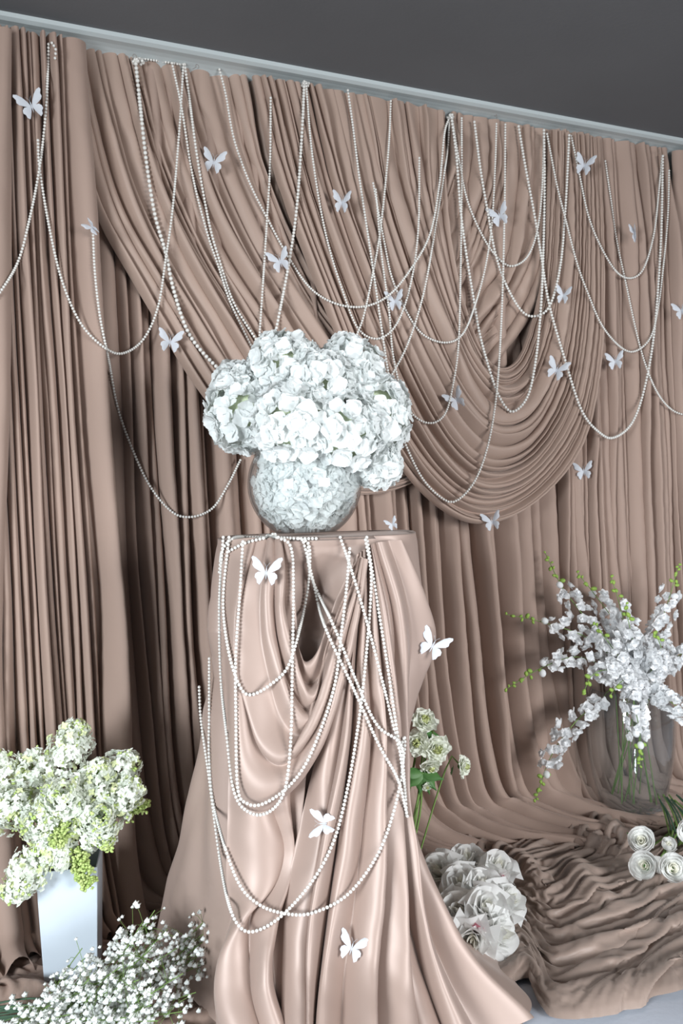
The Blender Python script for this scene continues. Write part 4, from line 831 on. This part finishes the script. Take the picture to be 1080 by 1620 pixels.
LP = [(125, 1142, .02, 95, 1230, .0, 'lilac panicle standing highest in the bouquet', 330, .046, .10), (215, 1195, .0, 140, 1265, -.02, 'lilac panicle pointing up right at the right side of the bouquet', 330, .044, .08), (222, 1240, -.04, 150, 1290, -.06, 'lilac panicle pointing right below the uppermost right one', 300, .044, .08),
 (45, 1190, .04, 70, 1270, .0, 'lilac panicle at the upper left of the bouquet', 330, .048, .10), (-10, 1195, .0, 30, 1270, .0, 'lilac panicle cut by the left photo edge near the top', 300, .046, .12), (-15, 1270, -.08, 45, 1280, -.06, 'lilac panicle cut by the left photo edge at mid height', 320, .046, .15),
 (100, 1250, -.15, 100, 1290, -.04, 'lilac panicle in the very middle of the bouquet facing the viewer', 360, .052, .10), (160, 1290, -.14, 140, 1300, -.02, 'lilac panicle facing the viewer right of the middle', 330, .050, .10), (55, 1300, -.15, 80, 1300, -.04, 'lilac panicle facing the viewer left of the middle', 340, .050, .12),
 (170, 1320, -.10, 135, 1310, -.02, 'short lilac panicle above the right corner of the vase', 260, .038, .15), (60, 1360, -.13, 100, 1315, -.05, 'lilac panicle drooping over the left corner of the vase', 330, .042, .10), (15, 1425, -.14, 60, 1350, -.10, 'lowest lilac panicle hanging down left of the vase', 330, .038, .12),
 (95, 1372, -.13, 100, 1330, -.06, 'small lilac panicle hanging over the front of the vase', 150, .024, .12), (165, 1205, -.05, 130, 1270, -.03, 'lilac panicle between the highest and the upper right one', 260, .04, .12),
 (232, 1272, -.02, 190, 1285, -.03, 'green lilac bud cluster pointing right', 60, .016, 1.0), (172, 1340, -.09, 150, 1300, -.05, 'green lilac bud cluster over the right corner of the vase', 90, .020, 1.0), (140, 1405, -.12, 118, 1340, -.08, 'green lilac bud cluster hanging lowest over the vase front', 110, .018, 1.0),
 (92, 1330, -.16, 98, 1310, -.08, 'dark green lilac bud cluster in the lower middle of the bouquet', 60, .022, 1.0)]
for tx, ty, d1, bx, by, d0, lb, n, w_, g in LP: panicle(tx, ty, Zl+d1, bx, by, Zl+d0, lb, int(n*1.3), w_, g)
# ---------------------------------------------------------------- baby's breath
def gyp(tips, base_px, Zb, lb, n, sx, sy, sz, seed):
    r = np.random.default_rng(seed); B = at(*base_px, Zb); e = empty('gypsophila_spray', B); tag(e, lb, 'flower', 'gypsophila sprays on the floor')
    mb = MB(); mats = []; main = []
    for (x, y, dz) in tips:
        T = at(x, y, Zb+dz)-B; pth = catmull([V(0, 0, 0), T*.5+V(0, 0, .01), T], 7); mb.add(*tube(pth, .0011, 4)); main.append((T, pth))
    for k in range(n):
        T, pth = main[k % len(main)]; u = r.uniform(.35, 1.0); j = int(u*6); o0 = pth[j]
        off = (Rh*r.normal(0, sx)+UP*r.normal(0, sy)-Fh*r.normal(0, sz)); p = pth[j]+off
        if (B+p)[2] < .012: p[2] = .012-B[2]
        if k % 2 == 0: mb.add(*tube([o0, (o0+p)/2+V(0, 0, .005), p], .0006, 3))
        M = np.eye(4); M[:3, :3] *= r.uniform(.0028, .0058); M[:3, 3] = p; mats.append(M)
        if r.random() < .35: M2 = M.copy(); M2[:3, 3] += r.normal(0, .004, 3); mats.append(M2)
    o = link('stalks', mb.mesh('stalks'), M_STEM, e); o['kind'] = 'stuff'
    o = link('blossoms', join_inst('blossoms', SPHK[0], SPHK[1], mats), M_GYP, e); o['kind'] = 'stuff'
kv = SPH[0].copy(); kv *= (1+.22*np.random.default_rng(3).normal(size=(len(kv), 1))); SPHK = (kv, SPH[1])
gyp([(245, 1440, .05), (225, 1460, 0), (265, 1470, .05), (200, 1490, .0), (240, 1500, -.05), (280, 1500, .0)], (150, 1600), 2.06, 'gypsophila spray rising highest behind the others', 330, .030, .026, .04, 1)
gyp([(150, 1540, -.05), (190, 1530, -.05), (120, 1570, -.05), (170, 1570, -.08), (220, 1550, -.08)], (90, 1620), 2.02, 'gypsophila spray in the middle of the bunch, full and low', 340, .030, .026, .035, 2)
gyp([(290, 1540, -.03), (260, 1560, -.08), (310, 1570, -.02), (240, 1590, -.1), (290, 1600, -.05)], (150, 1640), 2.0, 'gypsophila spray spreading right along the satin cloth', 330, .028, .024, .035, 3)
gyp([(345, 1435, .12), (360, 1460, .12), (330, 1470, .1), (350, 1490, .1), (330, 1520, .08)], (200, 1600), 2.06, 'gypsophila spray reaching farthest right against the satin', 200, .018, .020, .03, 4)
gyp([(130, 1500, .0), (135, 1515, .0), (100, 1545, -.02), (90, 1560, -.02)], (70, 1600), 2.06, 'thin gypsophila sprig standing in front of the white vase', 22, .010, .008, .02, 5)
gyp([(80, 1590, -.06), (110, 1605, -.08), (60, 1600, -.05), (150, 1610, -.1), (200, 1610, -.1), (250, 1615, -.1)], (30, 1640), 2.0, 'gypsophila spray lowest at the bottom edge of the photo', 260, .026, .018, .035, 6)
e = empty('gypsophila_stalks', on_floor(20, 1610, .03)); tag(e, 'bundle of dark green gypsophila stalks at the bottom left corner', 'stems')
for k in range(12):
    a = at(-30+2*k, 1590+k*2.5, 2.06)-np.array(e.location); b = at(100+5*k, 1590+rng.uniform(-14, 12), 2.05)-np.array(e.location); 
    v, f = tube(catmull([a, (a+b)/2+V(0, 0, rng.uniform(-.005, .01)), b], 8), .0022, 5); link('stalk', mk('stalk', v, f), M_STEMD, e)
print('objects', len(bpy.data.objects))
